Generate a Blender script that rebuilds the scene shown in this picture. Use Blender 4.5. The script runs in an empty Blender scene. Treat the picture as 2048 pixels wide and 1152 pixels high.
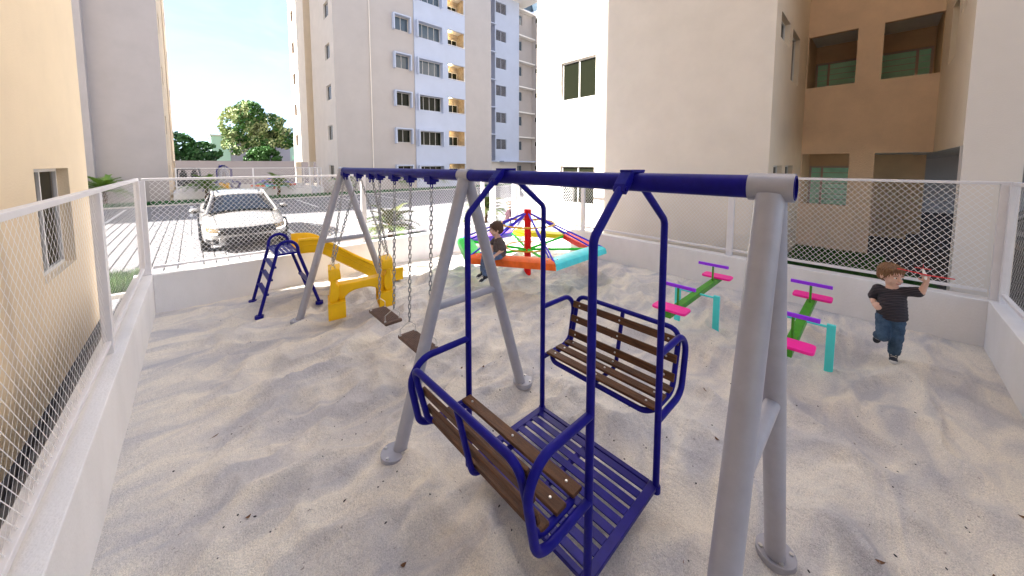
import bpy, bmesh, math, random
from mathutils import Vector, Matrix, noise
from mathutils.bvhtree import BVHTree
random.seed(11)
SC = bpy.context.scene
COL = SC.collection
R = math.radians

# ------------------------------------------------------------------ camera
cd = bpy.data.cameras.new('camera')
cam = bpy.data.objects.new('camera', cd); COL.objects.link(cam)
cd.sensor_width = 36; cd.lens = 12.0
cd.shift_y = -(576 - 380.2) / 2048
cd.clip_start = .05; cd.clip_end = 3000
cam.location = (0, 0, 2.2)
cam.rotation_euler = (R(90 - 4.27), 0, R(-43.0))
SC.camera = cam

# ------------------------------------------------------------------ sun, sky, exposure
EL = R(35); SUNV = Vector((-.966, .258, 0)).normalized() * math.cos(EL) + Vector((0, 0, math.sin(EL)))
sd = bpy.data.lights.new('sun', 'SUN'); sd.energy = 3.3; sd.angle = R(.55); sd.color = (1, .95, .88)
sun = bpy.data.objects.new('sun', sd); COL.objects.link(sun)
sun.rotation_euler = SUNV.to_track_quat('Z', 'Y').to_euler(); sun.location = (-20, 5, 30)
W = bpy.data.worlds.new('World'); SC.world = W; W.use_nodes = True
nt = W.node_tree; N = nt.nodes; L = nt.links
bg = N['Background']
sky = N.new('ShaderNodeTexSky'); sky.sky_type = 'NISHITA'; sky.sun_disc = False
sky.sun_elevation = EL; sky.sun_rotation = math.atan2(SUNV.x, SUNV.y)
sky.air_density = .6; sky.dust_density = .1; sky.ozone_density = 1.4
tc = N.new('ShaderNodeTexCoord'); mp = N.new('ShaderNodeMapping'); mp.inputs['Scale'].default_value = (1.6, 1.6, 4.2)
L.new(tc.outputs['Generated'], mp.inputs['Vector'])
n1 = N.new('ShaderNodeTexNoise'); n1.inputs['Scale'].default_value = 1.7; n1.inputs['Detail'].default_value = 7; n1.inputs['Roughness'].default_value = .58
n1.inputs['Distortion'].default_value = .35
L.new(mp.outputs['Vector'], n1.inputs['Vector'])
rp = N.new('ShaderNodeValToRGB'); rp.color_ramp.elements[0].position = .47; rp.color_ramp.elements[1].position = .68
L.new(n1.outputs['Fac'], rp.inputs['Fac'])
cm = N.new('ShaderNodeMath'); cm.operation = 'MULTIPLY'; cm.inputs[1].default_value = .85
L.new(rp.outputs['Color'], cm.inputs[0])
mx = N.new('ShaderNodeMix'); mx.data_type = 'RGBA'
hz = N.new('ShaderNodeMix'); hz.data_type = 'RGBA'; hz.inputs['Factor'].default_value = .70      # thin milky veil over the whole sky
L.new(sky.outputs['Color'], hz.inputs['A']); hz.inputs['B'].default_value = (.80, .89, 1.05, 1)
L.new(cm.outputs[0], mx.inputs['Factor']); L.new(hz.outputs['Result'], mx.inputs['A'])
mx.inputs['B'].default_value = (1.16, 1.18, 1.22, 1)
L.new(mx.outputs['Result'], bg.inputs['Color'])
bg.inputs['Strength'].default_value = .125
SC.view_settings.view_transform = 'Standard'; SC.view_settings.look = 'None'
SC.view_settings.gamma = 1; SC.view_settings.use_curve_mapping = False
SC.view_settings.exposure = 2.84
SC.render.engine = 'CYCLES'

# ------------------------------------------------------------------ materials
def mat(name, col, rough=.6, metal=0, var=0, vscale=6, col2=None, bump=0, bscale=60, spec=.5, coat=0, stretch=None, detail=4, emit=None):
    m = bpy.data.materials.new(name); m.use_nodes = True
    t = m.node_tree; b = t.nodes['Principled BSDF']
    b.inputs['Base Color'].default_value = (*col, 1)
    b.inputs['Roughness'].default_value = rough; b.inputs['Metallic'].default_value = metal
    b.inputs['Specular IOR Level'].default_value = spec
    if coat: b.inputs['Coat Weight'].default_value = coat; b.inputs['Coat Roughness'].default_value = .08
    if emit: b.inputs['Emission Color'].default_value = (*emit[:3], 1); b.inputs['Emission Strength'].default_value = emit[3]
    if var or col2 or bump:
        c = t.nodes.new('ShaderNodeTexCoord'); g = t.nodes.new('ShaderNodeMapping')
        if stretch: g.inputs['Scale'].default_value = stretch
        t.links.new(c.outputs['Object'], g.inputs['Vector'])
    if var or col2:
        n = t.nodes.new('ShaderNodeTexNoise'); n.inputs['Scale'].default_value = vscale; n.inputs['Detail'].default_value = detail
        n.inputs['Roughness'].default_value = .62
        t.links.new(g.outputs['Vector'], n.inputs['Vector'])
        r = t.nodes.new('ShaderNodeValToRGB')
        c2 = col2 or tuple(x * (1 - var) for x in col)
        c1 = col if col2 else tuple(min(1, x * (1 + var)) for x in col)
        r.color_ramp.elements[0].position = .32; r.color_ramp.elements[1].position = .68
        r.color_ramp.elements[0].color = (*c2, 1); r.color_ramp.elements[1].color = (*c1, 1)
        t.links.new(n.outputs['Fac'], r.inputs['Fac']); t.links.new(r.outputs['Color'], b.inputs['Base Color'])
    if bump:
        n2 = t.nodes.new('ShaderNodeTexNoise'); n2.inputs['Scale'].default_value = bscale; n2.inputs['Detail'].default_value = 3
        t.links.new(g.outputs['Vector'], n2.inputs['Vector'])
        bp = t.nodes.new('ShaderNodeBump'); bp.inputs['Strength'].default_value = bump; bp.inputs['Distance'].default_value = .02
        t.links.new(n2.outputs['Fac'], bp.inputs['Height']); t.links.new(bp.outputs['Normal'], b.inputs['Normal'])
    return m

M = {}
M['blue'] = mat('navy_blue_paint', (.008, .006, .20), .42, var=.18, vscale=14, spec=.15)
M['blue_plate'] = mat('navy_plate_paint', (.013, .009, .19), .42, var=.22, vscale=9, spec=.22)
M['steel'] = mat('grey_pole_paint', (.38, .375, .43), .36, var=.06, vscale=10, coat=.15)
M['white'] = mat('white_paint', (.78, .76, .78), .4, var=.03, vscale=8)
M['wire'] = mat('white_wire', (.86, .85, .86), .45)
M['wallwhite'] = mat('rendered_white_wall', (.80, .785, .79), .75, var=.05, vscale=2.2, bump=.22, bscale=70, stretch=(1, 1, .45))
M['chain'] = mat('galvanised_chain', (.33, .33, .34), .34, metal=.75, var=.3, vscale=30)
M['bolt'] = mat('zinc_bolt', (.62, .61, .6), .3, metal=.6)
M['wood'] = mat('brown_wood_slat', (.150, .062, .025), .55, col2=(.060, .025, .012), vscale=7, bump=.3, bscale=40, stretch=(14, 1.2, 14), spec=.3)
M['seatwood'] = mat('dark_seat_rubber', (.135, .070, .042), .5, col2=(.075, .038, .024), vscale=18, bump=.3, bscale=90)
M['yellow'] = mat('yellow_plastic', (.90, .53, .004), .36, var=.06, vscale=5, spec=.35)
M['hole'] = mat('dark_hole', (.05, .025, .004), .7)
M['red'] = mat('red_pole_paint', (.85, .004, .006), .36, var=.10, vscale=9, spec=.3)
M['green'] = mat('green_tube_paint', (.012, .72, .03), .36, var=.1, vscale=8, spec=.3)
M['indigo'] = mat('blue_rod_paint', (.06, .035, .75), .38, var=.1, vscale=9)
M['ringyel'] = mat('yellow_ring_paint', (.80, .40, .005), .36)
M['s_orange'] = mat('orange_seat', (.88, .15, .02), .42, var=.16, vscale=6, spec=.3)
M['s_cyan'] = mat('cyan_seat', (.10, .80, .85), .36, var=.08, vscale=6, spec=.35)
M['s_red'] = mat('red_seat', (.88, .008, .008), .38, var=.12, vscale=6, spec=.3)
M['s_yellow'] = mat('yellow_seat', (.95, .74, .005), .38, var=.1, vscale=6)
M['s_purple'] = mat('violet_seat', (.28, .13, .85), .4, var=.12, vscale=6)
M['s_green'] = mat('green_seat', (.012, .78, .05), .38, var=.1, vscale=6)
M['pink'] = mat('pink_seat', (.95, .010, .34), .40, var=.05)
M['beam'] = mat('green_beam', (.045, .28, .006), .45, var=.15, vscale=9)
M['purple'] = mat('purple_handle', (.32, .022, .90), .42)
M['cyan'] = mat('cyan_post', (.08, .76, .77), .42, var=.05)
M['cream'] = mat('cream_render', (.82, .75, .67), .85, var=.04, vscale=1.2, bump=.18, bscale=60)
M['cream_far'] = mat('beige_render', (.77, .705, .645), .85, var=.04, vscale=.8, bump=.15, bscale=60)
M['yellowwall'] = mat('yellow_cream_render', (.79, .64, .445), .85, var=.04, vscale=1.1, bump=.15, bscale=60)
M['greywall'] = mat('grey_lilac_render', (.46, .43, .435), .85, var=.05, vscale=.8, bump=.3, bscale=40)
M['cream_warm'] = mat('warm_cream_render', (.84, .71, .55), .85, var=.04, vscale=1.2, bump=.15, bscale=60)
M['beige_front'] = mat('grey_beige_render', (.49, .45, .43), .85, var=.04, vscale=.8, bump=.12, bscale=50)
M['tan'] = mat('tan_render', (.80, .60, .43), .85, var=.06, vscale=2, bump=.4, bscale=48)  # the block's cream paint, recess shade and warm bounce mixed into the colour
M['brown'] = mat('brown_render', (.78, .54, .33), .85, var=.06, vscale=2, bump=.25, bscale=48)  # deeper copy of the cream, interior shade and bounce mixed in
M['ceil'] = mat('ceiling_paint', (.92, .89, .84), .8, var=.03)
M['palewhite'] = mat('blue_white_render', (.52, .57, .70), .8, var=.03, vscale=1)
M['stone_wall'] = mat('mottled_stone', (.44, .37, .29), .8, col2=(.25, .20, .15), vscale=4, bump=.3, bscale=20)
M['glass'] = mat('dark_window_glass', (.012, .014, .008), .06, spec=.2)
M['glass_blue'] = mat('bluish_window_glass', (.07, .10, .13), .06, spec=.8)
M['glass_green'] = mat('green_louvre_glass', (.46, .92, .68), .3, var=.12, vscale=2.2)
M['frame_pink'] = mat('pinkish_aluminium', (.60, .45, .39), .5)
M['frame_white'] = mat('white_aluminium', (.72, .70, .68), .4)
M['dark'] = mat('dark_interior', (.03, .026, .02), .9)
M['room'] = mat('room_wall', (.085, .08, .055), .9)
M['joint'] = mat('paving_joint_earth', (.13, .115, .10), .95, var=.3, vscale=8)
M['paver'] = mat('concrete_paver', (.225, .222, .235), .85, var=.10, vscale=1.3, bump=.4, bscale=50)
M['paver_dark'] = mat('weathered_paver', (.25, .225, .205), .88, var=.2, vscale=2.5, bump=.5, bscale=45)
M['paver_slate'] = mat('slate_paver', (.075, .072, .08), .8, var=.25, vscale=2.5, bump=.4, bscale=45)  # same paver as the car park, darkened to paint in the path's shade
M['line'] = mat('road_line_paint', (.80, .79, .77), .6, var=.06, vscale=9)
M['kerb'] = mat('kerb_concrete', (.60, .58, .56), .8, var=.08, vscale=5)
M['earth'] = mat('earth', (.24, .21, .17), .95, var=.2, vscale=.5)
M['grass'] = mat('grass_blades', (.085, .21, .022), .7, col2=(.03, .105, .012), vscale=3)
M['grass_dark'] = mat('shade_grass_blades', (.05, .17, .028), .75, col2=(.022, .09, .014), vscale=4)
M['hedge'] = mat('low_hedge', (.04, .20, .05), .75, col2=(.02, .11, .03), vscale=5)
M['soil'] = mat('planting_soil', (.05, .055, .025), .95, var=.3, vscale=6)
M['frond'] = mat('palm_leaflet', (.17, .30, .035), .5, col2=(.07, .17, .022), vscale=3)
M['frond_y'] = mat('yellow_palm_leaflet', (.085, .092, .010), .5, col2=(.028, .05, .008), vscale=3)
M['trunk'] = mat('palm_trunk', (.14, .065, .022), .85, col2=(.05, .026, .014), vscale=14, bump=.6, bscale=30)
M['bark'] = mat('tree_bark', (.10, .07, .045), .9, col2=(.05, .035, .025), vscale=8)
M['leaf_a'] = mat('tree_leaf', (.05, .16, .02), .6, col2=(.018, .07, .012), vscale=.8)
M['leaf_b'] = mat('dark_tree_leaf', (.03, .12, .02), .6, col2=(.012, .06, .016), vscale=.5)
M['blossom'] = mat('pale_blossom', (.46, .50, .28), .6, col2=(.22, .32, .10), vscale=.7)
M['mint'] = mat('mint_render', (.45, .68, .60), .8, var=.03)
M['lilac'] = mat('lilac_grey_render', (.36, .36, .45), .8, var=.04, vscale=.5)
M['backwall'] = mat('grey_boundary_render', (.27, .255, .29), .85, var=.04, vscale=.4)
M['car_white'] = mat('pearl_car_paint', (.29, .285, .285), .25, coat=.6, spec=.5)
M['car_black'] = mat('black_car_trim', (.012, .012, .014), .35)
M['car_glass'] = mat('car_glass', (.008, .012, .02), .03, spec=.55)
M['tyre'] = mat('tyre_rubber', (.02, .02, .02), .8)
M['chrome'] = mat('polished_metal', (.6, .58, .55), .15, metal=1)
M['lamp_glass'] = mat('headlamp_lens', (.19, .14, .08), .12, spec=.8)
M['drl'] = mat('headlamp_strip', (.9, .9, .88), .2, emit=(1, .98, .92, 1.0))
M['jeep'] = mat('dark_jeep_paint', (.05, .058, .085), .35)
M['bulb'] = mat('lit_ceiling_lamp', (1, .9, .7), .5, emit=(1, .78, .42, 14))
M['curtain'] = mat('window_curtain', (.40, .38, .36), .9, var=.1, vscale=20, stretch=(1, 8, .3))
M['curtain2'] = mat('brown_curtain', (.34, .24, .13), .9, var=.3, vscale=10, stretch=(1, 8, .3))
M['skin'] = mat('skin', (.70, .43, .33), .5, var=.05, vscale=20)
M['hair_a'] = mat('light_brown_hair', (.29, .15, .065), .5, col2=(.13, .06, .025), vscale=20, stretch=(8, 8, 1))
M['hair_b'] = mat('dark_brown_hair', (.12, .05, .025), .5, col2=(.05, .022, .012), vscale=20, stretch=(8, 8, 1))
M['hair_c'] = mat('fair_hair', (.11, .048, .013), .6, col2=(.06, .025, .007), vscale=20)
M['denim'] = mat('blue_denim', (.060, .115, .20), .85, col2=(.025, .055, .10), vscale=14, bump=.5, bscale=60)
M['denim2'] = mat('faded_denim', (.13, .19, .34), .85, col2=(.06, .10, .20), vscale=16, bump=.4, bscale=60)
M['checks'] = mat('grey_shirt', (.12, .095, .10), .85, col2=(.07, .055, .06), vscale=60)
M['floral'] = mat('plum_patterned_shirt', (.10, .045, .06), .85, col2=(.022, .006, .013), vscale=22)
M['shoe'] = mat('navy_canvas_shoe', (.018, .02, .035), .7)
M['sole'] = mat('white_rubber', (.72, .70, .68), .6)
M['eye'] = mat('eye', (.03, .02, .015), .2)
M['lips'] = mat('lips', (.52, .16, .13), .5)
M['toyred'] = mat('red_toy_wing', (.62, .02, .03), .4)
M['toywhite'] = mat('white_toy_body', (.8, .78, .72), .4)
M['leaf_litter'] = mat('dry_leaf', (.22, .09, .03), .7, col2=(.10, .045, .02), vscale=20)
M['pebble'] = mat('dark_pebble', (.045, .042, .045), .8)

def stripes():
    m = bpy.data.materials.new('dark_striped_shirt'); m.use_nodes = True
    t = m.node_tree; b = t.nodes['Principled BSDF']; b.inputs['Roughness'].default_value = .85
    c = t.nodes.new('ShaderNodeTexCoord'); g = t.nodes.new('ShaderNodeMapping'); g.inputs['Rotation'].default_value = (R(12), 0, 0)
    w = t.nodes.new('ShaderNodeTexWave'); w.bands_direction = 'Z'; w.inputs['Scale'].default_value = 19; w.inputs['Distortion'].default_value = 1.6
    w.inputs['Detail Scale'].default_value = .6
    r = t.nodes.new('ShaderNodeValToRGB'); r.color_ramp.elements[0].position = .78; r.color_ramp.elements[1].position = .92
    r.color_ramp.elements[0].color = (.022, .018, .026, 1); r.color_ramp.elements[1].color = (.085, .07, .08, 1)
    t.links.new(c.outputs['Object'], g.inputs['Vector']); t.links.new(g.outputs['Vector'], w.inputs['Vector'])
    t.links.new(w.outputs['Fac'], r.inputs['Fac']); t.links.new(r.outputs['Color'], b.inputs['Base Color'])
    return m
M['striped'] = stripes()

def sand_material():
    m = bpy.data.materials.new('pale_sand'); m.use_nodes = True
    t = m.node_tree; b = t.nodes['Principled BSDF']; b.inputs['Roughness'].default_value = .95; b.inputs['Specular IOR Level'].default_value = .15
    c = t.nodes.new('ShaderNodeTexCoord')
    def nz(s, d, dist=0):
        n = t.nodes.new('ShaderNodeTexNoise'); n.inputs['Scale'].default_value = s; n.inputs['Detail'].default_value = d
        n.inputs['Distortion'].default_value = dist
        t.links.new(c.outputs['Object'], n.inputs['Vector']); return n
    def ramp(n, a, ca, bb, cb):
        r = t.nodes.new('ShaderNodeValToRGB'); r.color_ramp.elements[0].position = a; r.color_ramp.elements[1].position = bb
        r.color_ramp.elements[0].color = (*ca, 1); r.color_ramp.elements[1].color = (*cb, 1)
        t.links.new(n.outputs['Fac'], r.inputs['Fac']); return r
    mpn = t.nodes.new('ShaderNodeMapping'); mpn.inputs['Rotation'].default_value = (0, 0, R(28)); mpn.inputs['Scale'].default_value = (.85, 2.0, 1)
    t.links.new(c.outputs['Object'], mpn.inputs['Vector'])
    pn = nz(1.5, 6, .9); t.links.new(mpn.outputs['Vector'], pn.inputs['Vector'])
    a = ramp(pn, .36, (.60, .585, .61), .62, (.90, .84, .755))  # grey-blue dune shade and cream highlights put into the colour as patches
    s = ramp(nz(150, 4), .32, (.74, .735, .74), .64, (1.08, 1.065, 1.04))
    k = ramp(nz(34, 3), .22, (.45, .42, .42), .31, (1, 1, 1))
    def mul(x, y):
        q = t.nodes.new('ShaderNodeMix'); q.data_type = 'RGBA'; q.blend_type = 'MULTIPLY'; q.inputs['Factor'].default_value = 1
        t.links.new(x, q.inputs['A']); t.links.new(y, q.inputs['B']); return q.outputs['Result']
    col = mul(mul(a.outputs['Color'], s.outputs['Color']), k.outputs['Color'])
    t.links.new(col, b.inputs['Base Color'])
    g = nz(170, 4); g2 = nz(26, 5, .3)
    ad = t.nodes.new('ShaderNodeMath'); ad.operation = 'MULTIPLY_ADD'; ad.inputs[1].default_value = .45
    t.links.new(g.outputs['Fac'], ad.inputs[0]); t.links.new(g2.outputs['Fac'], ad.inputs[2])
    bp = t.nodes.new('ShaderNodeBump'); bp.inputs['Strength'].default_value = .75; bp.inputs['Distance'].default_value = .03
    t.links.new(ad.outputs[0], bp.inputs['Height']); t.links.new(bp.outputs['Normal'], b.inputs['Normal'])
    return m
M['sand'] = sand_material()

def pane_material(name, tint, alpha):
    m = bpy.data.materials.new(name); m.use_nodes = True
    t = m.node_tree; b = t.nodes['Principled BSDF']
    b.inputs['Base Color'].default_value = (*tint, 1); b.inputs['Roughness'].default_value = .05; b.inputs['Alpha'].default_value = alpha
    b.inputs['Specular IOR Level'].default_value = .8
    return m
M['clear'] = pane_material('clear_pane', (.02, .025, .02), .35)

# ------------------------------------------------------------------ mesh helpers
class MB:
    def __init__(s): s.v = []; s.f = []
    def add(s, vs, fs):
        o = len(s.v); s.v += [tuple(v) for v in vs]; s.f += [tuple(i + o for i in f) for f in fs]; return s
    def box(s, x0, x1, y0, y1, z0, z1):
        return s.add([(x, y, z) for x in (x0, x1) for y in (y0, y1) for z in (z0, z1)],
                     [(0, 1, 3, 2), (4, 6, 7, 5), (0, 4, 5, 1), (2, 3, 7, 6), (0, 2, 6, 4), (1, 5, 7, 3)])
    def mbox(s, P, u0, u1, v0, v1, d0, d1):
        return s.add([P(u, v, d) for u in (u0, u1) for v in (v0, v1) for d in (d0, d1)],
                     [(0, 1, 3, 2), (4, 6, 7, 5), (0, 4, 5, 1), (2, 3, 7, 6), (0, 2, 6, 4), (1, 5, 7, 3)])
    def obox(s, c, size, X=(1, 0, 0), Z=(0, 0, 1)):
        c = Vector(c); X = Vector(X).normalized(); Z = Vector(Z); Z = (Z - X * Z.dot(X)).normalized(); Y = Z.cross(X)
        h = [k / 2 for k in size]
        return s.add([c + X * (a * h[0]) + Y * (b * h[1]) + Z * (e * h[2]) for a in (-1, 1) for b in (-1, 1) for e in (-1, 1)],
                     [(0, 1, 3, 2), (4, 6, 7, 5), (0, 4, 5, 1), (2, 3, 7, 6), (0, 2, 6, 4), (1, 5, 7, 3)])
    def tube(s, path, r, seg=10, cyc=False, cap=True):
        P = [Vector(p) for p in path]; n = len(P)
        rr = r if isinstance(r, (list, tuple)) else [r] * n
        T = []
        for i in range(n):
            a = P[(i - 1) % n] if (cyc or i) else P[0]; b = P[(i + 1) % n] if (cyc or i < n - 1) else P[-1]
            T.append((b - a).normalized())
        up = Vector((0, 0, 1)) if abs(T[0].z) < .9 else Vector((1, 0, 0))
        nrm = (up - T[0] * up.dot(T[0])).normalized()
        vs = []; fs = []
        for i in range(n):
            nrm = (nrm - T[i] * nrm.dot(T[i])).normalized(); bi = T[i].cross(nrm)
            for k in range(seg):
                a = 2 * math.pi * k / seg
                vs.append(P[i] + (nrm * math.cos(a) + bi * math.sin(a)) * rr[i])
        m = n if cyc else n - 1
        for i in range(m):
            for k in range(seg):
                j = (i + 1) % n; k2 = (k + 1) % seg
                fs.append((i * seg + k, i * seg + k2, j * seg + k2, j * seg + k))
        if cap and not cyc:
            fs.append(tuple(range(seg - 1, -1, -1))); fs.append(tuple((n - 1) * seg + k for k in range(seg)))
        return s.add(vs, fs)
    def cyl(s, a, b, r, r2=None, seg=14, cap=True): return s.tube([a, b], [r, r if r2 is None else r2], seg, False, cap)
    def ball(s, c, r, seg=12, rings=8, X=None):
        c = Vector(c); r = Vector(r) if not isinstance(r, (int, float)) else Vector((r, r, r))
        Mx = X or Matrix.Identity(3)
        vs = [c + Mx @ Vector((0, 0, r.z))]; fs = []
        for i in range(1, rings):
            t = math.pi * i / rings
            for k in range(seg):
                a = 2 * math.pi * k / seg
                vs.append(c + Mx @ Vector((r.x * math.sin(t) * math.cos(a), r.y * math.sin(t) * math.sin(a), r.z * math.cos(t))))
        vs.append(c + Mx @ Vector((0, 0, -r.z)))
        for k in range(seg): fs.append((0, 1 + k, 1 + (k + 1) % seg))
        for i in range(rings - 2):
            for k in range(seg):
                a = 1 + i * seg + k; b = 1 + i * seg + (k + 1) % seg
                fs.append((a, a + seg, b + seg, b))
        e = len(vs) - 1; o = 1 + (rings - 2) * seg
        for k in range(seg): fs.append((e, o + (k + 1) % seg, o + k))
        return s.add(vs, fs)
    def caps(s, a, b, ra, rb, seg=10):
        a = Vector(a); b = Vector(b); d = b - a
        s.ball(a, ra, seg, 8); s.ball(b, rb, seg, 8)
        return s.tube([a, b], [ra, rb], seg)
    def prism(s, poly, f, d0, d1):
        """poly: list of 2D points, f(u,v,d)->xyz"""
        n = len(poly)
        vs = [f(u, v, d0) for u, v in poly] + [f(u, v, d1) for u, v in poly]
        fs = [tuple(range(n - 1, -1, -1)), tuple(range(n, 2 * n))] + [(i, (i + 1) % n, n + (i + 1) % n, n + i) for i in range(n)]
        return s.add(vs, fs)
    def holed(s, outer, holes, f, d0, d1):
        bm = bmesh.new(); loops = []
        for lp in [outer] + holes:
            vs = [bm.verts.new((u, v, 0)) for u, v in lp]
            loops.append(len(vs))
            for i in range(len(vs)): bm.edges.new((vs[i], vs[(i + 1) % len(vs)]))
        bmesh.ops.triangle_fill(bm, use_beauty=True, edges=bm.edges[:])
        bm.verts.index_update(); n = len(bm.verts)
        uv = [(v.co.x, v.co.y) for v in bm.verts]; tri = [tuple(v.index for v in fc.verts) for fc in bm.faces]
        bm.free()
        vs = [f(u, v, d0) for u, v in uv] + [f(u, v, d1) for u, v in uv]
        fs = [t[::-1] for t in tri] + [tuple(i + n for i in t) for t in tri]
        o = 0
        for k in loops:
            fs += [(o + i, o + (i + 1) % k, n + o + (i + 1) % k, n + o + i) for i in range(k)]; o += k
        return s.add(vs, fs)
    def panel(s, P, u0, u1, v0, v1, holes=(), depth=.15):
        us = sorted({u0, u1} | {h[0] for h in holes} | {h[1] for h in holes}); us = [u for u in us if u0 - 1e-6 <= u <= u1 + 1e-6]
        vs = sorted({v0, v1} | {h[2] for h in holes} | {h[3] for h in holes}); vs = [v for v in vs if v0 - 1e-6 <= v <= v1 + 1e-6]
        for i in range(len(us) - 1):
            j = 0
            while j < len(vs) - 1:
                uc = (us[i] + us[i + 1]) / 2
                inh = lambda jj: any(h[0] < uc < h[1] and h[2] < (vs[jj] + vs[jj + 1]) / 2 < h[3] for h in holes)
                if inh(j): j += 1; continue
                k = j
                while k < len(vs) - 1 and not inh(k): k += 1
                s.add([P(us[i], vs[j], 0), P(us[i + 1], vs[j], 0), P(us[i + 1], vs[k], 0), P(us[i], vs[k], 0)], [(0, 1, 2, 3)])
                j = k
        for h in holes:
            a, b, c, d = h[:4]; dp = h[4] if len(h) > 4 else depth
            q = [(a, c), (b, c), (b, d), (a, d)]
            off = (c <= v0 + 1e-6, b >= u1 - 1e-6, d >= v1 - 1e-6, a <= u0 + 1e-6)
            for i in range(4):
                if off[i]: continue
                (ua, va), (ub, vb) = q[i], q[(i + 1) % 4]
                s.add([P(ua, va, 0), P(ub, vb, 0), P(ub, vb, dp), P(ua, va, dp)], [(0, 1, 2, 3)])
        return s

def fillet(pts, r, n=5, cyc=False):
    P = [Vector(p) for p in pts]; out = []
    N_ = len(P)
    for i, p in enumerate(P):
        if not cyc and i in (0, N_ - 1): out.append(p); continue
        a = P[(i - 1) % N_]; b = P[(i + 1) % N_]
        da = (a - p); db = (b - p); ra = min(r, da.length * .48, db.length * .48)
        A = p + da.normalized() * ra; B = p + db.normalized() * ra
        for k in range(n + 1):
            t = k / n
            out.append(A * (1 - t) ** 2 + p * 2 * t * (1 - t) + B * t * t)
    return out

ORG = {}
def tag(o, label=None, cat=None, group=None, kind=None):
    if label: o['label'] = label
    if cat: o['category'] = cat
    if group: o['group'] = group
    if kind: o['kind'] = kind
    return o
def thing(name, label, cat, loc=(0, 0, 0), group=None):
    o = bpy.data.objects.new(name, None); COL.objects.link(o); o.location = loc; o.empty_display_size = .1
    ORG[o.name] = Vector(loc); return tag(o, label, cat, group)
def mesh(name, mb, m, org=(0, 0, 0), smooth=32):
    me = bpy.data.meshes.new(name); x, y, z = org
    me.from_pydata([(a - x, b - y, c - z) for a, b, c in mb.v], [], mb.f)
    if isinstance(m, (list, tuple)):
        for k in m: me.materials.append(M[k])
    else: me.materials.append(M[m])
    if smooth:
        me.polygons.foreach_set('use_smooth', [True] * len(me.polygons)); me.set_sharp_from_angle(angle=R(smooth))
    me.update(); return me
def obj(name, mb, m, parent=None, org=None, smooth=32, kind=None, bevel=0, label=None):
    og = ORG[parent.name] if parent else Vector(org or (0, 0, 0))
    o = bpy.data.objects.new(name, mesh(name, mb, m, og, smooth)); COL.objects.link(o)
    if parent: o.parent = parent
    else: o.location = og
    ORG[o.name] = og
    if kind: o['kind'] = kind
    if label: o['label'] = label
    if bevel:
        b = o.modifiers.new('bevel', 'BEVEL'); b.width = bevel; b.segments = 2; b.limit_method = 'ANGLE'; b.angle_limit = R(40)
    return o
def share(name, me, parent, loc=(0, 0, 0), rot=(0, 0, 0), scale=None):
    o = bpy.data.objects.new(name, me); COL.objects.link(o); o.parent = parent; o.location = loc; o.rotation_euler = rot
    if scale: o.scale = scale
    ORG[o.name] = ORG[parent.name]; return o
def struct(name, mb, m, **k):
    return obj(name, mb, m, kind='structure', **k)
def copy_tree(o, parent=None):
    c = o.copy(); COL.objects.link(c); c.parent = parent; ORG[c.name] = ORG.get(o.name, Vector())
    for ch in o.children: copy_tree(ch, c)
    return c
def V(*a): return Vector(a)
# ================================================================== SETTING
# earth far around (one sheet), parking base, sand
struct('ground', MB().add([(-700, -700, -.14), (700, -700, -.14), (700, 700, -.14), (-700, 700, -.14)], [(0, 1, 2, 3)]), 'earth')

import numpy as np
SX0, SX1, SY0, SY1, SNX, SNY = -.52, 6.875, -.985, 7.40, 330, 370
def sand_field():
    Z = np.zeros((SNY + 1, SNX + 1)); rnd = random.Random(4)
    for j in range(SNY + 1):
        y = SY0 + (SY1 - SY0) * j / SNY
        for i in range(SNX + 1):
            x = SX0 + (SX1 - SX0) * i / SNX
            w = V(x * .8 + 3, y * .95, 0)
            a = noise.noise(w * 1.15); b = noise.noise(w * 2.3 + V(7, 3, 1)); c = noise.noise(w * 5.2 + V(2, 9, 4))
            w2 = V((x + .25 * y) * 1.05, (y - .2 * x) * 2.1, 4) + V(.5 * a, .5 * b, 0)
            rid = max(0, 1 - abs(noise.noise(w * 1.55 + V(11, 5, 2))) * 2); rid2 = max(0, 1 - abs(noise.noise(w2)) * 2)
            Z[j, i] = .050 * a + .034 * b + .014 * c + .062 * (rid ** 2.2 - .3) + .080 * (rid2 ** 2.0 - .32)
    X, Y = np.meshgrid(np.linspace(SX0, SX1, SNX + 1), np.linspace(SY0, SY1, SNY + 1))
    for k in range(620):                                    # trodden hollows with pushed up rims
        x, y = rnd.uniform(-.4, 6.8), rnd.uniform(-.9, 7.1)
        if k < 14: x, y = rnd.uniform(1.4, 1.9), rnd.uniform(2.6, 5.4)
        r = rnd.uniform(.055, .20) * (1.25 if k < 14 else 1); e = rnd.uniform(.5, 1); a = rnd.uniform(0, 3.14); d = rnd.uniform(.012, .034) * (r / .13) ** .6
        u = ((X - x) * math.cos(a) + (Y - y) * math.sin(a)) / r; v = (-(X - x) * math.sin(a) + (Y - y) * math.cos(a)) / (r * e)
        q = u * u + v * v
        Z += -d * np.exp(-q * 1.4) + .42 * d * np.exp(-(np.sqrt(q) - 1.35) ** 2 * 7)
    E = np.minimum(np.minimum(X + .515, 6.87 - X), np.minimum(Y + .98, 7.18 - Y))
    Z -= Z.mean()
    return np.clip(Z * np.clip(E * 1.6, .25, 1), -.12, .16)
SZ = sand_field()
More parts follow.
